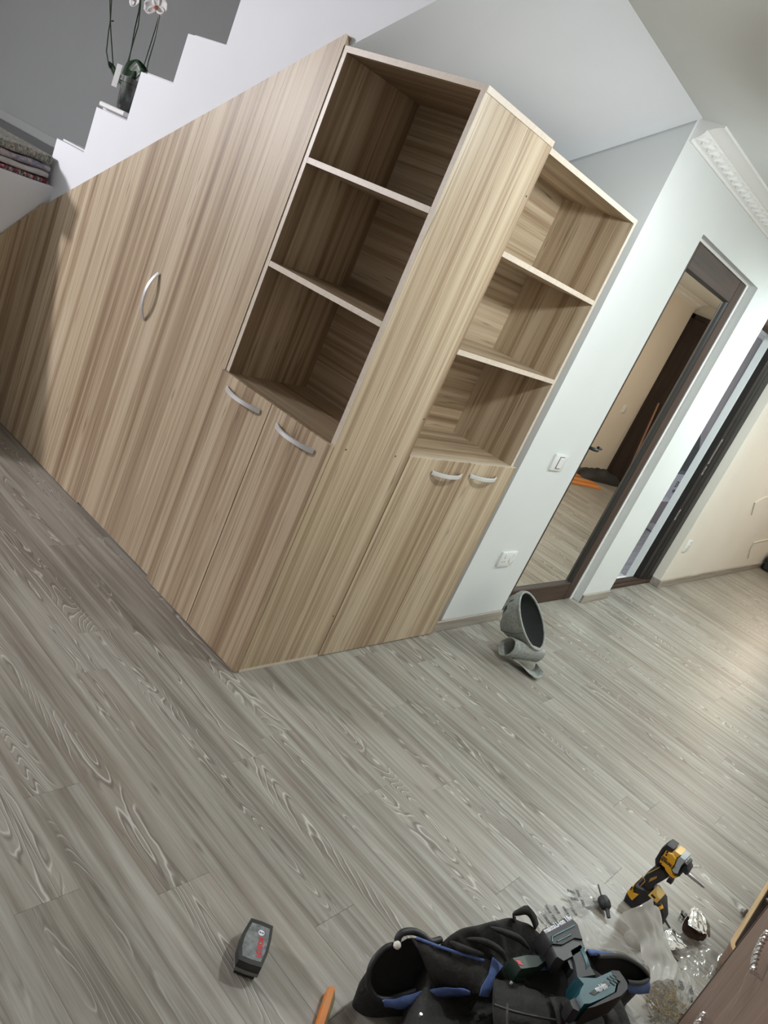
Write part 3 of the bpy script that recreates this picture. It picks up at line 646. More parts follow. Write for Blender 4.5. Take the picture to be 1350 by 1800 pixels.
# rolled peak: a short tube whose mouth opens to the left, narrowing to the right, and the lip folded under it
rows = []
for i in range(9):
    u = i/8; c = cl(-.175+.15*u, .070-.008*u, .085-.13*u); ra = .050*(1-.25*u); rb = .042*(1-.55*u)
    ax_u = (eU*.97+eR*.25).normalized(); ax_v = (eD*.62+eR*.78).normalized()
    if i == 0: c = c+eR*.0
    rows.append([c+ax_u*(ra*math.cos(k*2*math.pi/28)*(1+.05*math.sin(3*u+k)))+ax_v*(rb*math.sin(k*2*math.pi/28)) for k in range(28)])
g = MB(); g.grid(rows, closed_u=True); g.build('peak', CAPM, cap, smooth=180, solid=.005)
MB().tube(rows[0], .0045, 6, closed=True).build('peak_edge', CAPM, cap, smooth=180)
strip('peak_lip', [cl(-.14, .022, .05), cl(-.10, .022, .055), cl(-.055, .010, .06), cl(-.012, .004, .055), cl(.004, .012, .03), cl(.0, .03, .0)], wv, .05, CAPM)

# ---------------------------------------------------------------- battery pack and orange handle
BG = mat('battery_label_grey', (.16, .18, .185), .4); t = NT(BG); v = t.coords(False)
t.link(t.ramp(t.noise(v, (70, 70, 70), 3), [(.35, (.09, .105, .11)), (.7, (.24, .26, .26))]), t.b.inputs['Base Color'])
BKM = mat('battery_black', (.016, .017, .016), .35); RED = mat('red_print', (.52, .02, .025), .45); WPR = mat('white_print', (.72, .75, .80), .5)
bt = empty('battery_pack', (-0.6085, -0.8627, 0), label='black power tool battery with grey label and red lettering on the floor', cat='battery')
def outline(pts, z): return [(*W_[:2], z) for W_ in pts]
zt = .048
tp = [(-0.5814, -0.8126, 0.048), (-0.5638, -0.8315, 0.048), (-0.5479, -0.8536, 0.048), (-0.5749, -0.8788, 0.048), (-0.6033, -0.9008, 0.048), (-0.6356, -0.9192, 0.048), (-0.6537, -0.9003, 0.048), (-0.6692, -0.8792, 0.048), (-0.65, -0.8541, 0.048), (-0.6196, -0.8314, 0.048)]
ctr = Vector((sum(p[0] for p in tp)/10, sum(p[1] for p in tp)/10, 0))
def inset(pts, f): return [(ctr.x+(p[0]-ctr.x)*f, ctr.y+(p[1]-ctr.y)*f) for p in pts]
MB().prism(inset(tp, 1), (.026, .047)).build('case', BKM, bt)
MB().prism(inset(tp, 1.03), (.017, .026)).build('side_band', mat('battery_grey_band', (.14, .15, .15), .4), bt)
MB().prism(inset(tp, .88), (.0, .017)).build('foot', BKM, bt)
MB().prism(inset(tp, .80), (.047, .0478)).build('label', BG, bt)
MB().prism([p if k not in (3, 4, 5, 6, 7, 8, 9) else p for k, p in enumerate([(-0.5818, -0.8235, 0.0485), (-0.5562, -0.8538, 0.0485), (-0.5609, -0.8563, 0.0485), (-0.5869, -0.8257, 0.0485)])], (.0478, .0484), lambda a, b, c: (a, b, c)) if False else None
ds = (Vector(tp[6])-Vector(tp[1])); ds.z = 0; ds.normalize(); up_ = Vector((-ds.y, ds.x, 0))
if up_.dot(Vector(tp[2])-Vector(tp[0])) < 0: up_ = -up_
if ds.cross(up_).z < 0: pass
def loc(p, par): return parent_world(par).inverted() @ Vector(p)
def flat_text(s, par, p, xdir, size, mt, bold=.0, ydir=None):
    xd = Vector(xdir).normalized(); yd = Vector((-xd.y, xd.x, 0)) if ydir is None else Vector(ydir)
    return text(s, mt, par, parent_world(par).inverted() @ frame(xd, yd, p), size, bold=bold)
flat_text('BOSCH', bt, (-0.6103, -0.8795, 0.0482), Vector((-0.6231, -0.8903, 0.0482))-Vector((-0.5947, -0.8653, 0.0482)), .0155, RED, .0006)
e = (-0.5849, -0.8544, 0.048)
MB().lathe([(.0072, 0), (.0072, .0005)], 20, Matrix.Translation(e)).build('emblem', WPR, bt)
EM = mat('emblem_dark', (.04, .05, .08), .5)
for s in (-1, 1): MB().lathe([(.0019, .0005), (.0019, .0009)], 10, Matrix.Translation(Vector(e)+up_*(.0034*s))).build('emblem_mark', EM, bt)
MB().box((-.0018, -.0006, .0005), (.0018, .0006, .0009), M=Matrix.Translation(e)).build('emblem_mark', EM, bt)
OR = mat('orange_paint_worn', (.62, .20, .02), .5); t = NT(OR); v = t.coords(False)
t.link(t.mix(t.math('MULTIPLY', t.math('SUBTRACT', t.noise(v, (30, 30, 30), 4), .55, clamp=True), 7, clamp=True), (.60, .19, .025), (.33, .25, .12)), t.b.inputs['Base Color'])
BW = wood_dark('bare_worn_wood', (.22, .17, .08), (.38, .31, .18), 1, .7)
hh = empty('orange_bar', (-0.5521, -1.066, 0), label='orange painted wooden bar with a worn bare edge lying beside the battery', cat='bar')
a0 = Vector((-0.4983, -1.028, 0.02)); a1 = Vector((-0.6447, -1.113, 0.02)); dd = (a1-a0); dd.z = 0; dd.normalize(); ss = Vector((-dd.y, dd.x, 0)); ss = ss if ss.dot(Vector((-0.4842, -1.041, 0.02))-Vector((-0.5203, -1.02, 0.02))) > 0 else -ss
LL = (a1-a0).length
g = MB(); rows = []
for u, wd in ((0, .004), (.004, .008), (.012, .011), (.03, .0125), (.5, .0125), (1, .013)):
    c = a0+dd*(LL*u if u > .03 else u*.35); rows.append([Vector((c.x, c.y, 0))+ss*(wd*x_)+Vector((0, 0, z_)) for x_, z_ in ((-1, .002), (-1, .021), (-.8, .024), (.25, .024), (.5, .019), (1, .006), (.9, .001))])
V = g.grid(rows, closed_u=True); g.bm.faces.new(V[0]); g.bm.faces.new(V[-1]); g.build('painted_bar', OR, hh, smooth=30)
g = MB(); g.grid([[Vector((c.x, c.y, 0))+ss*(.0127*x_)+Vector((0, 0, z_)) for x_, z_ in ((.27, .0243), (.53, .0192), (1.02, .0055))] for c in (a0+dd*.010, a0+dd*LL)]); g.build('worn_edge', BW, hh)

# ---------------------------------------------------------------- chest of drawers at the right edge, and the tray behind it
CHB = wood_dark('brown_drawer_veneer', (.125, .075, .055), (.21, .14, .105), 2, .45)
CHD = mat('chest_edge_dark', (.035, .018, .014), .5)
ch = empty('chest_of_drawers', (-.3, -1.8, 0), label='brown wooden chest with twisted chrome drawer handles, cut off by the right edge', cat='chest')
CM = Matrix.Translation((.105, -1.586, 0)) @ Matrix.Rotation(.0547, 4, 'Z')
CW, CTOP = .92, .81
ch.location = (-.35, -1.8, 0)
MB().box((-.016, -.40, 0), (0, .001, CTOP)).xf(CM).build('side_panel', CHD, ch)
MB().box((-CW, -.40, 0), (-CW+.016, .001, CTOP)).xf(CM).build('side_panel', CHD, ch)
MB().box((-CW-.008, -.41, CTOP), (.006, .004, CTOP+.022), .003).xf(CM).build('top_panel', CHB, ch)
MB().box((-CW+.016, -.40, .02), (-.016, -.385, CTOP)).xf(CM).build('back_panel', CHD, ch)
MB().box((-CW+.016, -.06, 0), (-.016, -.018, .07)).xf(CM).build('plinth', CHD, ch)
for a, b in ((.075, .175), (.175, .385), (.385, .595), (.595, .805)):
    dr = MB().box((-CW+.001, -.017, a+.0003), (-.0035, 0, b-.0003), .0005).xf(CM).build('drawer', CHB, ch)
    z = (a+b)/2; z = z+.008 if b > .3 else z
    for hx0, hx1 in ((-.545, -.41),):
        g = MB(); n_ = 40
        arc = lambda k: .018+.004*math.sin(math.pi*k/n_)
        g.tube([(hx0+(hx1-hx0)*k/n_, arc(k), z) for k in range(n_+1)], .0042, 8)
        for q_ in range(2):
            g.tube([(hx0+(hx1-hx0)*k/n_, arc(k)+.0042*math.cos(k*.75+q_*math.pi), z+.0042*math.sin(k*.75+q_*math.pi)) for k in range(n_+1)], .0023, 5)
        hd = g.xf(CM).build('handle', CHROME, dr, smooth=60)
        for x in (hx0+.003, hx1-.003): MB().tube([(x, -.001, z), (x, .018, z)], .0032, 8).xf(CM).build('handle_post', CHROME, hd)
TRW = wood_dark('pale_tray_wood', (.36, .24, .12), (.55, .40, .23), 0, .55); TRB = wood_dark('brown_tray_side', (.19, .125, .085), (.30, .21, .15), 0, .5)
ty = empty('wooden_tray', (.95, -1.66, 0), label='pale wooden tray of metal fittings on the floor beyond the chest', cat='tray')
a = Vector((1.272, -1.591, 0.004)); b = Vector((0.658, -1.599, 0.004))
g = MB(); rows = []
tx0, tx1, tyf, tyb = b.x-.05, a.x, -1.592, -1.86
def rr_(o, z): # rounded rectangle ring
    pts = []; r = .06
    for cx_, cy_, s0 in ((tx1-r, tyf-r, 0), (tx0+r, tyf-r, 90), (tx0+r, tyb+r, 180), (tx1-r, tyb+r, 270)):
        for k in range(7):
            q = math.radians(s0+15*k); pts.append(Vector((cx_+(r+o)*math.cos(q), cy_+(r+o)*math.sin(q), z)))
    return pts
g.grid([rr_(-.02, .001), rr_(-.006, .02), rr_(0, .104), rr_(.001, .108)], closed_u=True); g.build('tray_side', TRB, ty, smooth=60)
g = MB(); g.grid([rr_(.001, .108), rr_(-.003, .114), rr_(-.011, .112), rr_(-.014, .10)], closed_u=True); g.build('tray_rim', TRW, ty, smooth=60)
g = MB(); V = g.grid([rr_(-.014, .10), rr_(-.026, .008)], closed_u=True); g.bm.faces.new(V[-1]); g.build('tray_lining', mat('tray_inside_dark', (.07, .05, .04), .8), ty, smooth=40)
rnd = random.Random(5)
for k in range(14):
    x = tx0+.10+(tx1-tx0-.16)*rnd.random(); y = tyf-.045-.13*rnd.random(); a_ = rnd.uniform(0, 3)
    L_ = rnd.uniform(.012, .022); v_ = Vector((math.cos(a_), math.sin(a_), .1))*L_
    p0 = Vector((x, y, .022+.012*rnd.random()))
    g = MB(); g.tube([p0-v_, p0+v_*.6, p0+v_*.62, p0+v_], [.0035, .0035, .008, .008], 8)
    o = g.build('metal_fitting', STEEL if k % 3 else DARKM, smooth=30); tag(o, 'small steel cam fitting lying in the wooden tray', 'fitting', 'fittings in the wooden tray')
o = MB().tube([(1.051, -1.581, 0.006), (1.033, -1.59, 0.01), (1.053, -1.592, 0.016)], [.006, .009, .005], 8).build('metal_fitting', STEEL, smooth=40); tag(o, 'single bright metal fitting on the floor just outside the tray', 'fitting')
# ---------------------------------------------------------------- tools, tool bag and packaging on the floor
def slab(name, pts, d, w, mt, par, c=.004, ins=.92, smooth=40):
    """a moulded body: outline pts extruded by w along d, its two faces drawn in a little"""
    P = [Vector(p) for p in pts]; D = Vector(d).normalized(); m_ = sum(P, Vector())/len(P)
    I = [m_+(p-m_)*ins for p in P]
    rows = [[p for p in I], [p+D*c for p in P], [p+D*(w-c) for p in P], [p+D*w for p in I]]
    g = MB(); V = g.grid(rows, closed_u=True); g.bm.faces.new(V[0]); g.bm.faces.new(V[-1][::-1])
    return g.build(name, mt, par, smooth=smooth)
YEL = mat('tool_yellow', (.66, .34, .015), .42); YEL2 = mat('tool_yellow_pale', (.70, .45, .10), .42); RUB = mat('tool_black_rubber', (.014, .014, .016), .55)
GRN = mat('nose_grey', (.36, .40, .42), .45); TEAL = mat('teal_plastic', (.012, .075, .095), .4); TRIM = mat('tool_yellow_trim', (.40, .24, .05), .5)
im = empty('impact_driver', (.63, -1.36, 0), label='yellow and black cordless impact driver standing upright on its battery with a long bit', cat='drill')
FX = .600
def q(*a): return list(a)
slab('battery', q((0.6, -1.302, 0.0269), (0.6, -1.307, -0.0031), (0.6, -1.321, -0.0125), (0.6, -1.345, -0.0067), (0.6, -1.43, -0.0063), (0.6, -1.425, 0.0324), (0.6, -1.395, 0.0771), (0.6, -1.361, 0.0885), (0.6, -1.31, 0.0683)), (1, 0, 0), .070, RUB, im, .006)
slab('battery_clip', q((0.595, -1.308, 0.0722), (0.595, -1.302, 0.0313), (0.595, -1.317, 0.0245), (0.595, -1.328, 0.0222), (0.595, -1.333, 0.0537), (0.595, -1.319, 0.0461), (0.595, -1.311, 0.0553)), (1, 0, 0), .078, YEL, im, .003)
slab('battery_latch', q((0.593, -1.358, 0.0978), (0.593, -1.388, 0.0945), (0.593, -1.386, 0.075), (0.593, -1.355, 0.0753)), (1, 0, 0), .05, YEL2, im, .003)
slab('latch_window', q((0.5925, -1.361, 0.09), (0.5925, -1.376, 0.0888), (0.5925, -1.374, 0.0812), (0.5925, -1.361, 0.083)), (1, 0, 0), .006, BLK, im, .001)
slab('handle', q((0.612, -1.312, 0.0494), (0.612, -1.315, 0.0852), (0.612, -1.316, 0.1188), (0.612, -1.325, 0.156), (0.612, -1.333, 0.1681), (0.612, -1.354, 0.1681), (0.612, -1.371, 0.1579), (0.612, -1.364, 0.1356), (0.612, -1.355, 0.1105), (0.612, -1.352, 0.0883), (0.612, -1.354, 0.0648), (0.612, -1.359, 0.045), (0.612, -1.338, 0.0402)), (1, 0, 0), .040, RUB, im, .008, .9)
hx = .598
yb = slab('motor_housing', q((0.598, -1.323, 0.2304), (0.598, -1.343, 0.2398), (0.598, -1.361, 0.2337), (0.598, -1.366, 0.2159), (0.598, -1.365, 0.1931), (0.598, -1.382, 0.1792), (0.598, -1.391, 0.1818), (0.598, -1.386, 0.1712), (0.598, -1.371, 0.1714), (0.598, -1.355, 0.1758), (0.598, -1.347, 0.1826), (0.598, -1.327, 0.1824), (0.598, -1.324, 0.193)), (1, 0, 0), .064, YEL, im, .012, .86)
slab('top_cap', q((0.604, -1.346, 0.2469), (0.604, -1.365, 0.2484), (0.604, -1.36, 0.2321), (0.604, -1.343, 0.2307)), (1, 0, 0), .052, YEL2, im, .006)
slab('rear_cap', q((0.602, -1.326, 0.1615), (0.602, -1.314, 0.1813), (0.602, -1.312, 0.2253), (0.602, -1.319, 0.2485), (0.602, -1.341, 0.251), (0.602, -1.341, 0.2399), (0.602, -1.322, 0.229), (0.602, -1.322, 0.1958), (0.602, -1.327, 0.1802), (0.602, -1.329, 0.1654)), (1, 0, 0), .056, RUB, im, .008, .94)
slab('nose_collar', q((0.6, -1.365, 0.2495), (0.6, -1.382, 0.2506), (0.6, -1.383, 0.2384), (0.6, -1.382, 0.2203), (0.6, -1.387, 0.19), (0.6, -1.378, 0.1847), (0.6, -1.367, 0.1873), (0.6, -1.366, 0.2145), (0.6, -1.362, 0.2323)), (1, 0, 0), .060, GRN, im, .012, .84)
slab('bit_holder', q((0.606, -1.386, 0.2401), (0.606, -1.394, 0.2404), (0.606, -1.398, 0.2299), (0.606, -1.406, 0.2249), (0.606, -1.407, 0.2044), (0.606, -1.394, 0.2058), (0.606, -1.393, 0.1834), (0.606, -1.388, 0.1776), (0.606, -1.384, 0.2042), (0.606, -1.384, 0.219)), (1, 0, 0), .048, RUB, im, .010, .8)
g = MB(); g.tube([(0.63, -1.402, 0.2017), (0.63, -1.415, 0.2015), (0.63, -1.457, 0.2016), (0.63, -1.463, 0.2009)], [.0052, .0052, .0048, .0015], 6); g.build('bit', STEEL, im, smooth=30)
slab('trigger', q((0.616, -1.371, 0.1557), (0.616, -1.384, 0.158), (0.616, -1.387, 0.1423), (0.616, -1.371, 0.1401)), (1, 0, 0), .03, RUB, im, .005)
for a, b, c in (((0.611, -1.319, 0.1212), (0.611, -1.33, 0.1486), (0.6085, -1.337, 0.169)), ((0.611, -1.323, 0.0722), (0.611, -1.326, 0.0964), (0.611, -1.315, 0.1045))):
    MB().tube([a, b, c], .0016, 5).build('trim_line', TRIM, im)
slab('emblem', q((0.6105, -1.335, 0.1016), (0.6105, -1.333, 0.116), (0.6105, -1.344, 0.1376), (0.6105, -1.347, 0.1304)), (1, 0, 0), .003, TRIM, im, .0005)
slab('vent', q((0.5965, -1.324, 0.202), (0.5965, -1.325, 0.2117), (0.5965, -1.343, 0.2111), (0.5965, -1.341, 0.2064)), (1, 0, 0), .004, mat('vent_brown', (.12, .05, .01), .6), im, .001)
for s in ((0.5975, -1.331, 0.2284), (0.5975, -1.333, 0.2206), (0.5975, -1.334, 0.1865), (0.595, -1.307, 0.0578), (0.595, -1.307, 0.0513)):
    MB().tube([Vector(s)+Vector((-.001, 0, 0)), Vector(s)+Vector((.004, 0, 0))], .0028, 8).build('screw', BLK, im)
text('DEWALT', BLK, im, parent_world(im).inverted() @ frame(Vector((0.597, -1.364, 0.2002))-Vector((0.597, -1.329, 0.1971)), (0, 0, 1), (0.5968, -1.345, 0.201)), .013, bold=.0004)
sd = empty('screwdriver', (0.6741, -1.43, 0), label='short black and yellow screwdriver leaning beside the impact driver battery', cat='screwdriver')
MB().tube([(0.57, -1.389, 0.0912), (0.57, -1.404, 0.0831), (0.57, -1.416, 0.0724)], [.010, .010, .009], 8).build('handle', RUB, sd, smooth=50)
MB().tube([(0.57, -1.395, 0.088), (0.57, -1.402, 0.0832)], .0113, 10).build('handle_ring', YEL, sd, smooth=50)
MB().tube([(0.57, -1.416, 0.0724), (0.565, -1.423, 0.0707), (0.6557, -1.449, 0.004)], [.007, .0045, .003], 8).build('shaft', DARKM, sd, smooth=50)

# chuck adaptor with a drill bit, lying on the floor
ck = empty('drill_chuck', (0.5113, -1.279, -0), label='small black drill chuck with a thin bit lying on the printed film', cat='chuck')
MB().tube([(0.4993, -1.261, 0.021), (0.4955, -1.266, 0.021), (0.4833, -1.28, 0.021), (0.4752, -1.291, 0.02), (0.4721, -1.295, 0.019)], [.007, .015, .0185, .015, .009], 12).build('chuck_body', RUB, ck, smooth=40)
MB().tube([(0.5342, -1.232, 0.022), (0.4976, -1.263, 0.021)], .0030, 6).build('drill_bit', DARKM, ck)
MB().tube([(0.4733, -1.293, 0.019), (0.4682, -1.3, 0.017), (0.4556, -1.313, 0.012)], [.008, .006, .0055], 8).build('shank', RUB, ck)

# tool bag
FAB = mat('bag_black_canvas', (.014, .014, .0135), .8); t = NT(FAB); v = t.coords(False)
t.link(t.ramp(t.noise(v, (9, 9, 9), 4), [(.3, (.007, .007, .007)), (.7, (.022, .0215, .020))]), t.b.inputs['Base Color']); t.bump(t.noise(v, (45, 45, 45), 4), .5, .01)
FAB2 = mat('bag_dark_grey_canvas', (.024, .0235, .022), .85); t = NT(FAB2); v = t.coords(False); t.bump(t.noise(v, (38, 38, 38), 4), .5, .01)
BLUE = mat('bag_blue_canvas', (.045, .09, .27), .75); t = NT(BLUE); v = t.coords(False)
t.link(t.mix(t.noise(v, (40, 40, 40), 3), (.045, .085, .25), (.10, .165, .38)), t.b.inputs['Base Color']); t.bump(t.noise(v, (45, 45, 45), 3), .5, .008)
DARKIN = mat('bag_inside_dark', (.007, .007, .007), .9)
def spline(P, n, closed=True):
    P = [Vector(p) for p in P]; m_ = len(P); out = []
    N = n
    for k in range(N):
        u = k/N*m_ if closed else k/(N-1)*(m_-1)
        i = min(int(u), m_-1 if closed else m_-2); f = u-i
        g_ = (lambda j: P[j % m_]) if closed else (lambda j: P[max(0, min(m_-1, j))])
        p0, p1, p2, p3 = g_(i-1), g_(i), g_(i+1), g_(i+2)
        out.append(.5*((2*p1)+(-p0+p2)*f+(2*p0-5*p1+4*p2-p3)*f*f+(-p0+3*p1-3*p2+p3)*f**3))
    return out
bag = empty('tool_bag', (-.1, -1.35, 0), label='open black canvas tool bag with blue trim and unzipped pockets on the floor', cat='bag')
top = spline(q((-0.3639, -1.147, 0.13), (-0.3305, -1.133, 0.17), (-0.2915, -1.135, 0.2), (-0.2211, -1.163, 0.215), (-0.141, -1.189, 0.215), (-0.0742, -1.23, 0.195), (-0.0525, -1.279, 0.18), (-0.0088, -1.349, 0.165), (0.0481, -1.409, 0.15), (0.0401, -1.48, 0.14), (-0.0338, -1.551, 0.12), (-0.2102, -1.545, 0.12), (-0.385, -1.446, 0.13), (-0.4768, -1.343, 0.12), (-0.4927, -1.235, 0.11), (-0.4294, -1.183, 0.11)), 64)
cen = sum(top, Vector())/64
def ring(f, zf, dz=0, ns=0, drop=None):
    out = []
    for k, p in enumerate(top):
        c = Vector((cen.x+(p.x-cen.x)*f, cen.y+(p.y-cen.y)*f, 0))
        w_ = 1+ns*(math.sin(k*1.7)+.6*math.sin(k*.83+1.1)+.4*math.sin(k*3.1))*.5
        c.x = cen.x+(c.x-cen.x)*w_; c.y = cen.y+(c.y-cen.y)*w_
        c.z = max(.0015, p.z*zf+dz+ns*.12*math.sin(k*1.9+f*9)); out.append(c)
    return out
g = MB(); V = g.grid([ring(1.0, 0), ring(1.04, .25, 0, .02), ring(1.05, .6, 0, .03), ring(1.0, 1, 0, 0), ring(.94, 1, .006, .03), ring(.84, .97, .0, .05), ring(.70, .86, 0, .06), ring(.5, .74, 0, .06), ring(.25, .68, 0, .04)], closed_u=True); g.bm.faces.new(V[-1])
g.build('bag_body', FAB, bag, smooth=180, sub=1)
def patch(name, loops, mt, n=40, closed=True, cap=True, sub=0, solid=0, ns=0, par=bag):
    rows = [spline(l, n, closed) for l in loops]
    for i, r in enumerate(rows):
        for k, p in enumerate(r): p.z += ns*math.sin(k*1.3+i*2.1)
    g = MB(); V = g.grid(rows, closed_u=closed)
    if cap: g.bm.faces.new(V[-1])
    return g.build(name, mt, par, smooth=180, sub=sub, solid=solid)
rim = q((-0.4066, -1.073, 0.15), (-0.4316, -1.064, 0.15), (-0.4573, -1.063, 0.135), (-0.4741, -1.069, 0.115), (-0.4759, -1.084, 0.085), (-0.4642, -1.107, 0.065), (-0.4395, -1.126, 0.062), (-0.4127, -1.139, 0.07), (-0.3802, -1.157, 0.085), (-0.3387, -1.185, 0.1), (-0.3075, -1.22, 0.12), (-0.2988, -1.252, 0.135), (-0.2859, -1.246, 0.15), (-0.2449, -1.227, 0.17), (-0.3086, -1.165, 0.17), (-0.357, -1.117, 0.172), (-0.3764, -1.086, 0.17))
def shrink(P, f, dz, zmin=.02, dx=(0, 0)):
    P = [Vector(p) for p in P]; c = sum(P, Vector())/len(P)
    return [Vector((c.x+(p.x-c.x)*f+dx[0], c.y+(p.y-c.y)*f+dx[1], max(zmin, p.z*.55+c.z*.45+dz))) for p in P]
patch('pocket_lining', [rim, shrink(rim, .93, -.03), shrink(rim, .80, -.06), shrink(rim, .55, -.075), shrink(rim, .2, -.078)], DARKIN, 56, ns=.004)
patch('pocket_outer', [rim, [Vector((p[0]*1.0, p[1], max(.002, p[2]*.5))) for p in [Vector(x) for x in shrink(rim, 1.03, 0)]], [Vector((p.x, p.y, .001)) for p in shrink(rim, .95, 0)]], FAB, 56, cap=False)
MB().tube(spline(q((-0.4097, -1.074, 0.153), (-0.4347, -1.065, 0.153), (-0.4602, -1.064, 0.138), (-0.477, -1.07, 0.118), (-0.4787, -1.085, 0.088), (-0.467, -1.108, 0.068), (-0.4433, -1.127, 0.066), (-0.4156, -1.14, 0.073), (-0.3833, -1.157, 0.088), (-0.3418, -1.186, 0.103), (-0.3108, -1.22, 0.123)), 40, False), .0065, 8).build('zip_edge', RUB, bag, smooth=60)
MB().tube(spline(q((-0.4081, -1.075, 0.155), (-0.4111, -1.069, 0.172), (-0.3977, -1.069, 0.18), (-0.3717, -1.08, 0.18), (-0.3564, -1.099, 0.178), (-0.3478, -1.117, 0.174), (-0.3187, -1.126, 0.174)), 26, False), .008, 8).build('zip_edge', RUB, bag, smooth=60)
patch('pocket_flap', [q((-0.3891, -1.087, 0.176), (-0.3597, -1.127, 0.182), (-0.3107, -1.179, 0.184), (-0.2486, -1.23, 0.18)), q((-0.3856, -1.114, 0.165), (-0.3596, -1.161, 0.17), (-0.3168, -1.204, 0.172), (-0.2735, -1.24, 0.168)), q((-0.3744, -1.15, 0.14), (-0.3561, -1.187, 0.15), (-0.3252, -1.22, 0.155), (-0.2949, -1.248, 0.158)), q((-0.3672, -1.181, 0.115), (-0.3403, -1.206, 0.125), (-0.3231, -1.23, 0.135), (-0.3088, -1.256, 0.142))], FAB2, 24, closed=False, cap=False, solid=.004, ns=.003)
patch('blue_band', [q((-0.2466, -1.225, 0.186), (-0.2422, -1.237, 0.184), (-0.2316, -1.25, 0.178)), q((-0.2804, -1.242, 0.174), (-0.2733, -1.25, 0.174), (-0.2645, -1.253, 0.17)), q((-0.3062, -1.249, 0.158), (-0.2903, -1.258, 0.158), (-0.2789, -1.262, 0.155)), q((-0.3156, -1.257, 0.146), (-0.3038, -1.266, 0.146), (-0.2927, -1.269, 0.142))], BLUE, 10, closed=False, cap=False, solid=.004)
MB().tube(spline(q((-0.3813, -1.095, 0.182), (-0.3501, -1.143, 0.188), (-0.3147, -1.184, 0.19), (-0.2763, -1.218, 0.187)), 20, False), .0035, 6).build('blue_piping', BLUE, bag, smooth=60)
patch('blue_band', [q((-0.4753, -1.127, 0.085), (-0.4423, -1.144, 0.09), (-0.4098, -1.161, 0.105), (-0.3794, -1.182, 0.122), (-0.3466, -1.212, 0.138), (-0.3317, -1.238, 0.15)), q((-0.4694, -1.131, 0.075), (-0.4418, -1.151, 0.078), (-0.4116, -1.171, 0.09), (-0.3723, -1.191, 0.105), (-0.3385, -1.216, 0.122), (-0.3265, -1.24, 0.14)), q((-0.4511, -1.13, 0.055), (-0.4268, -1.151, 0.055), (-0.3953, -1.172, 0.065), (-0.3594, -1.193, 0.085), (-0.3305, -1.218, 0.108), (-0.318, -1.24, 0.13))], BLUE, 24, closed=False, cap=False, solid=.003, ns=.0015)
patch('blue_band', [q((-0.4607, -1.065, 0.125), (-0.4703, -1.068, 0.11), (-0.4727, -1.078, 0.09)), q((-0.449, -1.06, 0.105), (-0.462, -1.065, 0.095), (-0.4664, -1.077, 0.08))], BLUE, 12, closed=False, cap=False, solid=.003)
pl = MB().lathe([(.002, -.008), (.008, -.004), (.009, .002), (.005, .008)], 10, Matrix.Translation((-0.4225, -1.079, 0.166))).build('zip_pull', mat('zip_pull_white', (.72, .70, .64), .4), bag, smooth=60)
# right pocket
rim2 = q((0.0448, -1.347, 0.165), (0.0659, -1.374, 0.165), (0.1408, -1.407, 0.155), (0.1864, -1.433, 0.14), (0.2251, -1.463, 0.12), (0.2407, -1.483, 0.1), (0.2015, -1.477, 0.1), (0.1514, -1.452, 0.11), (0.0903, -1.422, 0.13), (0.0434, -1.391, 0.15))
patch('pocket_lining', [rim2, shrink(rim2, .86, -.03), shrink(rim2, .6, -.05), shrink(rim2, .2, -.052)], DARKIN, 44, ns=.003)
patch('pocket_outer', [rim2, [Vector((p.x, p.y, p.z*.5)) for p in shrink(rim2, 1.02, 0)], [Vector((p.x, p.y, .001)) for p in shrink(rim2, .92, 0)]], FAB, 44, cap=False)
MB().tube(spline(q((0.0616, -1.375, 0.168), (0.1365, -1.407, 0.158), (0.182, -1.433, 0.143), (0.2207, -1.463, 0.123), (0.2363, -1.484, 0.103), (0.1971, -1.477, 0.103), (0.1454, -1.453, 0.113)), 30, False), .0060, 8).build('zip_edge', RUB, bag, smooth=60)
patch('blue_band', [q((0.1456, -1.452, 0.108), (0.192, -1.476, 0.098), (0.2435, -1.487, 0.098)), q((0.157, -1.461, 0.09), (0.2052, -1.484, 0.075), (0.2546, -1.499, 0.075)), q((0.1726, -1.47, 0.075), (0.221, -1.489, 0.06), (0.2554, -1.504, 0.058))], BLUE, 14, closed=False, cap=False, solid=.003)
patch('blue_band', [q((0.0434, -1.346, 0.172), (0.0697, -1.365, 0.172), (0.1115, -1.387, 0.165), (0.1495, -1.41, 0.155)), q((0.0404, -1.361, 0.168), (0.0683, -1.375, 0.168), (0.1132, -1.394, 0.16), (0.1439, -1.409, 0.154))], BLUE, 14, closed=False, cap=False, solid=.003)
# centre opening, blue flap, front panels and straps
patch('mouth', [q((-0.1979, -1.297, 0.178), (-0.1562, -1.311, 0.182), (-0.0989, -1.337, 0.182), (-0.0766, -1.361, 0.18), (-0.0989, -1.383, 0.178), (-0.1366, -1.385, 0.175), (-0.1738, -1.358, 0.175), (-0.1997, -1.324, 0.176))]+[shrink(q((-0.1979, -1.297, 0.178), (-0.1562, -1.311, 0.182), (-0.0989, -1.337, 0.182), (-0.0766, -1.361, 0.18), (-0.0989, -1.383, 0.178), (-0.1366, -1.385, 0.175), (-0.1738, -1.358, 0.175), (-0.1997, -1.324, 0.176)), .4, .0)], DARKIN, 30)
patch('blue_flap', [q((-0.1507, -1.294, 0.192), (-0.1118, -1.308, 0.195), (-0.0936, -1.326, 0.195), (-0.0824, -1.345, 0.19)), q((-0.1714, -1.303, 0.186), (-0.1446, -1.32, 0.19), (-0.1064, -1.336, 0.19), (-0.0808, -1.352, 0.19))], BLUE, 16, closed=False, cap=False, solid=.004)
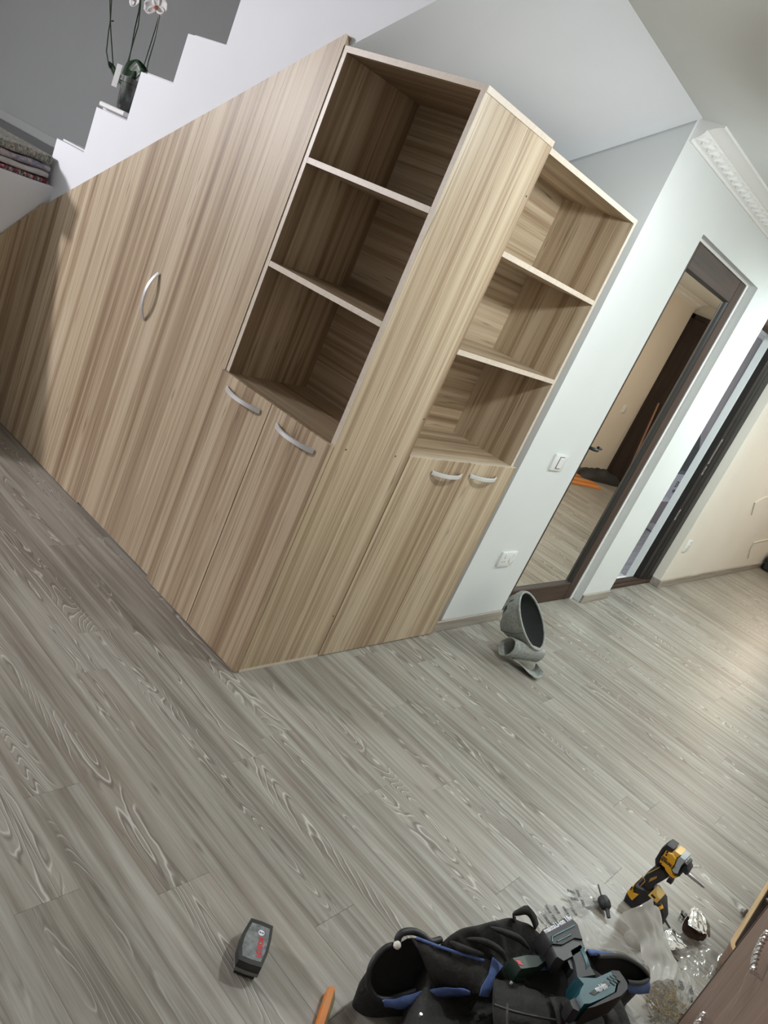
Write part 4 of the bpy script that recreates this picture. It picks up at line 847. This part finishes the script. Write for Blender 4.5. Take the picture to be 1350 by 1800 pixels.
patch('front_panel', [q((-0.2816, -1.258, 0.176), (-0.2493, -1.287, 0.18), (-0.2162, -1.33, 0.182), (-0.179, -1.382, 0.18)), q((-0.3076, -1.274, 0.172), (-0.2854, -1.311, 0.178), (-0.2471, -1.351, 0.178), (-0.2046, -1.395, 0.174)), q((-0.3236, -1.295, 0.155), (-0.3085, -1.333, 0.165), (-0.2686, -1.371, 0.165), (-0.2247, -1.411, 0.16)), q((-0.3386, -1.317, 0.14), (-0.3317, -1.36, 0.145), (-0.2927, -1.397, 0.145), (-0.2416, -1.432, 0.14))], FAB2, 24, closed=False, cap=False, solid=.005, ns=.002)
for a in (q((-0.3112, -1.31, 0.184), (-0.3275, -1.325, 0.178), (-0.347, -1.348, 0.16)), q((-0.334, -1.293, 0.176), (-0.3096, -1.331, 0.183), (-0.2566, -1.377, 0.182), (-0.2182, -1.404, 0.178))):
    MB().tube(spline(a, 10, False), .003, 6).build('seam', RUB, bag)
def strap(name, A, B, mt=FAB2):
    g = MB(); g.grid([spline(A, 14, False), spline(B, 14, False)]); g.build(name, mt, bag, smooth=180, solid=.004)
strap('strap', q((-0.2096, -1.36, 0.192), (-0.2207, -1.383, 0.19), (-0.2325, -1.403, 0.178), (-0.259, -1.435, 0.15)), q((-0.1875, -1.371, 0.192), (-0.2003, -1.395, 0.19), (-0.2138, -1.414, 0.178), (-0.2409, -1.446, 0.15)))
strap('strap', q((-0.0958, -1.445, 0.172), (-0.0917, -1.464, 0.168), (-0.102, -1.488, 0.15), (-0.128, -1.515, 0.13)), q((-0.0504, -1.455, 0.172), (-0.0468, -1.477, 0.166), (-0.0634, -1.504, 0.15), (-0.0975, -1.534, 0.13)))
strap('strap', q((-0.1436, -1.206, 0.216), (-0.1475, -1.194, 0.235), (-0.1238, -1.195, 0.238), (-0.0925, -1.198, 0.238), (-0.0867, -1.21, 0.236), (-0.0725, -1.224, 0.222), (-0.0603, -1.238, 0.2)), q((-0.1228, -1.198, 0.214), (-0.1349, -1.195, 0.222), (-0.1222, -1.202, 0.224), (-0.1047, -1.211, 0.226), (-0.0962, -1.219, 0.222), (-0.0875, -1.228, 0.212), (-0.0855, -1.243, 0.2)), FAB)
for a in (q((-0.2249, -1.183, 0.222), (-0.202, -1.214, 0.225), (-0.1787, -1.243, 0.222), (-0.1643, -1.267, 0.21)), q((-0.2937, -1.167, 0.208), (-0.267, -1.195, 0.215), (-0.2414, -1.231, 0.21), (-0.2391, -1.252, 0.2)), q((-0.3258, -1.146, 0.195), (-0.3138, -1.177, 0.2), (-0.2765, -1.211, 0.198))):
    MB().tube(spline(a, 16, False), [.006*math.sin(math.pi*(k+.5)/16)+.002 for k in range(16)], 8).build('fold', FAB, bag, smooth=180)
for p in ((-0.2627, -1.288, 0.188), (-0.4561, -1.204, 0.122)):
    MB().lathe([(.001, -.003), (.0045, 0), (.0035, .004)], 8, Matrix.Translation(p)).build('snap_stud', STEEL, bag, smooth=60)
# green charger in the bag mouth
DG = mat('dark_green_plastic', (.012, .030, .020), .4)
cg = empty('charger', (-0.1396, -1.281, 0.16), label='dark green power tool charger with red lights sticking out of the bag', cat='charger')
slab('case', q((-0.2455, -1.258, 0.222), (-0.2033, -1.274, 0.224), (-0.1687, -1.294, 0.224), (-0.147, -1.312, 0.222), (-0.2026, -1.307, 0.222), (-0.2496, -1.287, 0.222)), (0, 0, -1), .042, DG, cg, .004, .93)
slab('base_lip', q((-0.235, -1.256, 0.19), (-0.2225, -1.259, 0.19), (-0.2278, -1.291, 0.19), (-0.2125, -1.299, 0.19), (-0.2204, -1.304, 0.19), (-0.2425, -1.292, 0.19)), (0, 0, -1), .012, DG, cg, .002)
for p in ((-0.2374, -1.273, 0.2225), (-0.2385, -1.279, 0.2225)):
    MB().box((-.006, -.0025, 0), (.006, .0025, .0008), M=Matrix.Translation(p) @ Matrix.Rotation(-.8, 4, 'Z')).build('indicator', RED, cg)
# teal drill lying on the bag
dr = empty('cordless_drill', (-0.0714, -1.385, 0.2), label='teal and black cordless drill lying on its side on top of the tool bag', cat='drill')
ZT = .262
slab('battery', q((-0.1424, -1.265, 0.262), (-0.0328, -1.28, 0.262), (-0.0307, -1.285, 0.262), (-0.0348, -1.308, 0.262), (-0.0647, -1.338, 0.262), (-0.0833, -1.324, 0.262), (-0.1366, -1.316, 0.262), (-0.1616, -1.3, 0.262), (-0.1544, -1.278, 0.262)), (0, 0, -1), .056, RUB, dr, .006, .95)
slab('battery_foot', q((-0.1594, -1.298, 0.258), (-0.0777, -1.324, 0.258), (-0.0607, -1.338, 0.258), (-0.0752, -1.353, 0.258), (-0.1358, -1.346, 0.258), (-0.1708, -1.34, 0.258), (-0.1767, -1.324, 0.258)), (0, 0, -1), .048, BLK, dr, .006, .94)
for a, b in (((-0.1432, -1.29, 0.2625), (-0.0501, -1.305, 0.2625)), ((-0.1417, -1.304, 0.2625), (-0.0869, -1.313, 0.2625)), ((-0.1432, -1.29, 0.2625), (-0.1558, -1.298, 0.2625))):
    MB().tube([a, b], .0022, 6).build('teal_stripe', TEAL, dr)
ex = Vector((-0.0401, -1.285, 0.2628))-Vector((-0.1435, -1.27, 0.2628))
flat_text('makita', dr, (-0.1274, -1.274, 0.2626), ex, .0165, WPR, .0005)
flat_text('Li-ion 18v', dr, (-0.0697, -1.282, 0.2626), ex, .0175, WPR, .0006)
slab('handle', q((-0.1238, -1.33, 0.258), (-0.0749, -1.337, 0.258), (-0.0862, -1.357, 0.258), (-0.1139, -1.391, 0.258), (-0.123, -1.408, 0.258), (-0.1846, -1.384, 0.258), (-0.1462, -1.356, 0.258)), (0, 0, -1), .044, mat('drill_grip_dark', (.020, .022, .026), .55), dr, .009, .86)
slab('grip_stripe', q((-0.0957, -1.347, 0.2595), (-0.0811, -1.348, 0.2595), (-0.1114, -1.383, 0.2595), (-0.1336, -1.383, 0.2595), (-0.1173, -1.373, 0.2595)), (0, 0, -1), .006, TEAL, dr, .001)
slab('trigger', q((-0.1307, -1.337, 0.252), (-0.1396, -1.352, 0.252), (-0.1598, -1.365, 0.252), (-0.1613, -1.358, 0.252), (-0.1498, -1.343, 0.252)), (0, 0, -1), .025, BLK, dr, .004)
slab('body', q((-0.1836, -1.377, 0.264), (-0.134, -1.407, 0.264), (-0.1164, -1.411, 0.264), (-0.0699, -1.422, 0.264), (-0.0797, -1.445, 0.264), (-0.1214, -1.456, 0.264), (-0.1711, -1.445, 0.264), (-0.2217, -1.432, 0.264), (-0.2378, -1.423, 0.264), (-0.2276, -1.403, 0.264), (-0.2074, -1.398, 0.264), (-0.1854, -1.396, 0.264)), (0, 0, -1), .058, TEAL, dr, .012, .88)
slab('rear_cover', q((-0.0731, -1.419, 0.262), (-0.0519, -1.432, 0.262), (-0.0571, -1.448, 0.262), (-0.0651, -1.461, 0.262), (-0.0804, -1.468, 0.262), (-0.1173, -1.466, 0.262), (-0.1628, -1.454, 0.262), (-0.2122, -1.44, 0.262), (-0.235, -1.431, 0.262), (-0.1671, -1.445, 0.262), (-0.1186, -1.455, 0.262), (-0.089, -1.447, 0.262)), (0, 0, -1), .056, RUB, dr, .01, .95)
for k in range(6):
    e_ = (Vector((-0.0815, -1.434, 0.2655))-Vector((-0.1054, -1.43, 0.2655)))/2; p = Vector((-0.1069, -1.429, 0.2655))+e_*(k % 3)+(Vector((-0.11, -1.438, 0.2655))-Vector((-0.1069, -1.429, 0.2655)))*(k//3)
    MB().box((-.006, -.002, -.004), (.006, .002, 0), M=Matrix.Translation(p) @ Matrix.Rotation(math.atan2(ex.y, ex.x)-1.1, 4, 'Z')).build('vent', BLK, dr)
slab('name_plate', q((-0.1923, -1.417, 0.2652), (-0.1227, -1.425, 0.2652), (-0.1199, -1.437, 0.2652), (-0.1867, -1.427, 0.2652)), (0, 0, -1), .003, BLK, dr, .0005)
ex2 = Vector((-0.1246, -1.433, 0.266))-Vector((-0.1781, -1.421, 0.266))
flat_text('makita', dr, (-0.1507, -1.426, 0.2656), ex2, .0155, WPR, .0005); flat_text('18V LXT', dr, (-0.1493, -1.431, 0.2656), ex2, .0095, WPR, .0003)
slab('chuck_ring', q((-0.2174, -1.402, 0.256), (-0.2119, -1.405, 0.256), (-0.2223, -1.422, 0.256), (-0.2302, -1.422, 0.256)), (0, 0, -1), .044, STEEL, dr, .006)
slab('chuck', q((-0.2148, -1.403, 0.254), (-0.2251, -1.421, 0.254), (-0.2473, -1.425, 0.254), (-0.2554, -1.413, 0.254), (-0.2509, -1.404, 0.254), (-0.2429, -1.396, 0.254), (-0.2283, -1.399, 0.254)), (0, 0, -1), .040, RUB, dr, .010, .85)

# packaging films
def film_mat(name, alpha, col, rough=.25):
    m = bpy.data.materials.new(name); m.use_nodes = True; t = NT(m); t.n.remove(t.b); out = t.n['Material Output']
    tr = t.node('ShaderNodeBsdfTransparent'); df = t.node('ShaderNodeBsdfDiffuse', i_0=(*col, 1)); tl = t.node('ShaderNodeBsdfTranslucent', i_0=(*col, 1)); gl = t.node('ShaderNodeBsdfGlossy', i_1=rough)
    a = t.node('ShaderNodeMixShader', i_0=.4); b = t.node('ShaderNodeMixShader'); c = t.node('ShaderNodeMixShader', i_0=alpha)
    lw = t.node('ShaderNodeLayerWeight', i_0=.35)
    t.link(df.outputs[0], a.inputs[1]); t.link(tl.outputs[0], a.inputs[2]); t.link(t.math('MULTIPLY', lw.outputs['Fresnel'], .6), b.inputs[0]); t.link(a.outputs[0], b.inputs[1]); t.link(gl.outputs[0], b.inputs[2])
    t.link(tr.outputs[0], c.inputs[1]); t.link(b.outputs[0], c.inputs[2]); t.link(c.outputs[0], out.inputs[0]); return m
MILK = film_mat('milky_film', .82, (.74, .74, .70)); CLEAR = film_mat('clear_film', .30, (.74, .74, .72), .14); CLEAR3 = film_mat('thin_clear_film', .16, (.74, .74, .72), .14); CLEAR2 = film_mat('haze_film', .40, (.74, .74, .71), .2)
def film(name, rows, mt, label, bulge=.02, amp=.006, seed=0, nu=26, nv=30, par=None, cat='film', kz=1, minz=.0016):
    rnd = random.Random(seed); ph = [rnd.uniform(0, 6.3) for _ in range(9)]
    L = spline([r[0] for r in rows], nv, False); R = spline([r[1] for r in rows], nv, False); G = []
    for i in range(nv):
        row = []
        for j in range(nu):
            u = j/(nu-1); v_ = i/(nv-1); p = L[i].lerp(R[i], u)
            fold = abs(math.sin(5.5*u+3*v_+ph[0]))*.6+abs(math.sin(9*v_-4*u+ph[1]))*.5+.5*abs(math.sin(13*u+7*v_*math.sin(ph[2])+ph[3]))
            p.z = max(minz, p.z+bulge*math.sin(math.pi*u)**.8+amp*(fold-.5)); row.append(p)
        G.append(row)
    g = MB(); g.grid(G); o = g.build(name, mt, par, smooth=60)
    return tag(o, label, cat) if par is None else o
pb = film('plastic_bag', [((0.4115, -1.366, 0.125), (0.4818, -1.385, 0.125)), ((0.3606, -1.342, 0.1), (0.5163, -1.405, 0.1)), ((0.386, -1.378, 0.075), (0.5146, -1.436, 0.07)), ((0.4113, -1.414, 0.05), (0.5102, -1.462, 0.045)), ((0.3908, -1.443, 0.03), (0.4987, -1.508, 0.025)), ((0.3841, -1.473, 0.016), (0.4908, -1.541, 0.012)), ((0.3492, -1.494, 0.01), (0.4266, -1.555, 0.008))], MILK, 'crumpled milky plastic bag standing in front of the impact driver', .028, .012, 3, cat='plastic bag')
nb = film('nail_bag', [((0.3335, -1.492, 0.03), (0.4189, -1.531, 0.03)), ((0.2827, -1.5, 0.034), (0.3873, -1.558, 0.034)), ((0.2381, -1.52, 0.036), (0.3587, -1.585, 0.034)), ((0.2023, -1.549, 0.034), (0.2804, -1.594, 0.032)), ((0.1778, -1.574, 0.02), (0.2276, -1.604, 0.02))], CLEAR3, 'clear plastic bag of brass nails beside the tool bag at the bottom edge', .014, .008, 5, cat='bag')
BRS = mat('dull_brass', (.30, .22, .085), .38, .9)
g = MB(); rnd = random.Random(11); A0 = Vector((0.3816, -1.523, 0)); A1 = Vector((0.2942, -1.577, 0)); sdv = Vector((0.3904, -1.576, 0))-Vector((0.3063, -1.531, 0))
for k in range(80):
    u = rnd.random(); c = A0.lerp(A1, u)+sdv*(rnd.uniform(-.5, .5)); c.z = .005+.030*rnd.random()*(1-abs(u-.5))
    a_ = rnd.uniform(0, 6.28); d_ = Vector((math.cos(a_), math.sin(a_), rnd.uniform(-.3, .3)))*.021; d_.z = max(d_.z, -.003)
    g.tube([c-d_, c+d_], .0019, 4); g.tube([c+d_, c+d_*1.08], .0038, 5)
o = g.build('nails', BRS); tag(o, 'heap of loose brass nails inside the clear bag', 'nails', kind='stuff')
zb = film('parts_bag', [((0.454, -1.536, 0.02), (0.4947, -1.546, 0.02)), ((0.4152, -1.549, 0.025), (0.4892, -1.583, 0.02)), ((0.3741, -1.561, 0.022), (0.4455, -1.595, 0.02)), ((0.3403, -1.587, 0.012), (0.3878, -1.599, 0.01))], CLEAR2, 'small printed clear bag of fittings against the chest of drawers', .014, .010, 8, cat='bag')
TXM = mat('film_black_print', (.03, .03, .035), .5)
def print_on(par, s, px, d, size):
    p = Vector(px); flat_text(s, par, p, d, size, TXM, .0009)
for p in ((0.4106, -1.557, 0.042), (0.4299, -1.58, 0.04)): print_on(zb, 'TEKE', p, (.6, .4, 0), .014)
for a, b, c in (((0.3931, -1.566, 0.022), (0.3955, -1.573, 0.024), (0.3898, -1.574, 0.02)), ((0.3656, -1.58, 0.018), (0.3749, -1.584, 0.018), (0.3653, -1.585, 0.018)), ((0.4181, -1.588, 0.02), (0.4286, -1.592, 0.022), (0.4178, -1.594, 0.02))):
    tag(MB().tube([a, b, c], .005, 6).build('hinge_part', DARKM, smooth=50), 'small dark fitting inside the printed clear bag', 'fitting', 'fittings in the printed bag')
pf = film('printed_film', [((0.3212, -1.172, 0.004), (0.2431, -1.184, 0.004)), ((0.3399, -1.198, 0.01), (0.2399, -1.217, 0.006)), ((0.3558, -1.222, 0.018), (0.2794, -1.236, 0.006)), ((0.4095, -1.2, 0.012), (0.3379, -1.245, 0.006)), ((0.4755, -1.19, 0.006), (0.3835, -1.254, 0.005)), ((0.5237, -1.206, 0.006), (0.4219, -1.264, 0.004)), ((0.5268, -1.234, 0.004), (0.4612, -1.272, 0.003)), ((0.5148, -1.261, 0.003), (0.4992, -1.282, 0.002))], CLEAR, 'crinkled clear film printed with small black capitals beside the tool bag', .006, .006, 2, nu=24, nv=40)
for p in ((0.26, -1.19, 0.022), (0.2839, -1.206, 0.024), (0.3119, -1.223, 0.024), (0.3391, -1.239, 0.022), (0.2218, -1.206, 0.022), (0.2526, -1.22, 0.02)): print_on(pf, 'TEKE', p, (-.12, -.3, 0), .012)
for p, d in (((0.4085, -1.195, 0.02), (-.3, .3, 0)), ((0.3865, -1.217, 0.024), (-.3, .2, 0)), ((0.4205, -1.214, 0.024), (.3, .35, 0)), ((0.4028, -1.241, 0.022), (.3, .3, 0)), ((0.4058, -1.26, 0.022), (.3, -.1, 0)), ((0.4639, -1.262, 0.016), (.2, -.1, 0))): print_on(pf, 'TEKE', p, d, .012)
film('film_sheet', [((0.3177, -1.255, 0.006), (0.382, -1.272, 0.004)), ((0.2868, -1.292, 0.012), (0.4026, -1.333, 0.006)), ((0.2541, -1.327, 0.02), (0.4209, -1.39, 0.008)), ((0.3092, -1.372, 0.02), (0.4026, -1.442, 0.01)), ((0.3499, -1.414, 0.02), (0.3932, -1.469, 0.01))], CLEAR2, 'hazy plastic sheet lying between the tool bag and the milky bag', .010, .010, 9)
film('film_sheet', [((0.609, -1.504, 0.003), (0.7343, -1.558, 0.003)), ((0.5613, -1.509, 0.01), (0.7568, -1.593, 0.004)), ((0.5166, -1.535, 0.012), (0.678, -1.605, 0.004)), ((0.4935, -1.558, 0.012), (0.5767, -1.602, 0.004))], CLEAR, 'shiny clear plastic sheet between the foil packs and the chest', .006, .010, 12)
cb = empty('clear_blister', (0.4698, -1.399, 0), label='small clear plastic blister dome half under the milky bag', cat='packaging')
g = MB(); c0 = Vector((0.4678, -1.398, -0)); g.lathe([(.030, .002), (.029, .012), (.022, .026), (.010, .032), (.0005, .033)], 18, Matrix.Translation(c0), cap=False); g.build('dome', CLEAR2, cb, smooth=180)
FOIL = mat('crumpled_foil', (.80, .81, .82), .2, 1); t = NT(FOIL); v = t.coords(False); t.bump(t.noise(v, (38, 38, 38), 2, .5), .6, .008)
CUP = mat('smoky_brown_cup', (.085, .05, .04), .25)
fa = empty('foil_pack', (0.7414, -1.51, 0), label='foil topped plastic pack standing nearest the drawer chest, its foil torn open', cat='packaging')
film('foil_lid', [((0.7277, -1.462, 0.06), (0.7746, -1.472, 0.05)), ((0.6754, -1.473, 0.066), (0.781, -1.501, 0.045)), ((0.637, -1.486, 0.066), (0.7555, -1.531, 0.042)), ((0.6592, -1.517, 0.056), (0.7168, -1.548, 0.034))], FOIL, '', .004, .005, 4, par=fa)
film('cup', [((0.6906, -1.468, 0.052), (0.7865, -1.502, 0.036)), ((0.6741, -1.471, 0.03), (0.7577, -1.523, 0.03)), ((0.6763, -1.482, 0.012), (0.7374, -1.539, 0.02)), ((0.6841, -1.501, 0.003), (0.7299, -1.54, 0.01)), ((0.7089, -1.526, 0.002), (0.7233, -1.538, 0.004))], CUP, '', .0, .004, 6, par=fa)
MB().tube([(0.7704, -1.449, 0.012), (0.7487, -1.452, 0.014), (0.7482, -1.461, 0.012), (0.7745, -1.461, 0.01)], .004, 6).build('metal_clip', DARKM, fa, smooth=50)
fb = empty('foil_pack', (0.6233, -1.481, -0), label='bright flat foil pack lying on the milky plastic bag', cat='packaging')
film('foil_lid', [((0.5515, -1.442, 0.04), (0.6143, -1.458, 0.034)), ((0.5253, -1.457, 0.04), (0.61, -1.483, 0.032)), ((0.517, -1.472, 0.036), (0.6045, -1.506, 0.028)), ((0.5291, -1.49, 0.03), (0.6025, -1.52, 0.024))], FOIL, '', .003, .004, 14, par=fb)
film('cup', [((0.5365, -1.461, 0.03), (0.5365, -1.473, 0.032)), ((0.527, -1.474, 0.02), (0.5416, -1.496, 0.026)), ((0.5287, -1.497, 0.012), (0.5476, -1.507, 0.016))], mat('smoky_grey_cup', (.12, .12, .11), .25), '', .004, .003, 15, par=fb)
tag(MB().tube([(0.5251, -1.494, 0.02), (0.5254, -1.511, 0.016), (0.5249, -1.517, 0.016)], [.004, .004, .0065], 8).build('bolt', DARKM, smooth=30), 'dark bolt lying just under the flat foil pack', 'bolt')
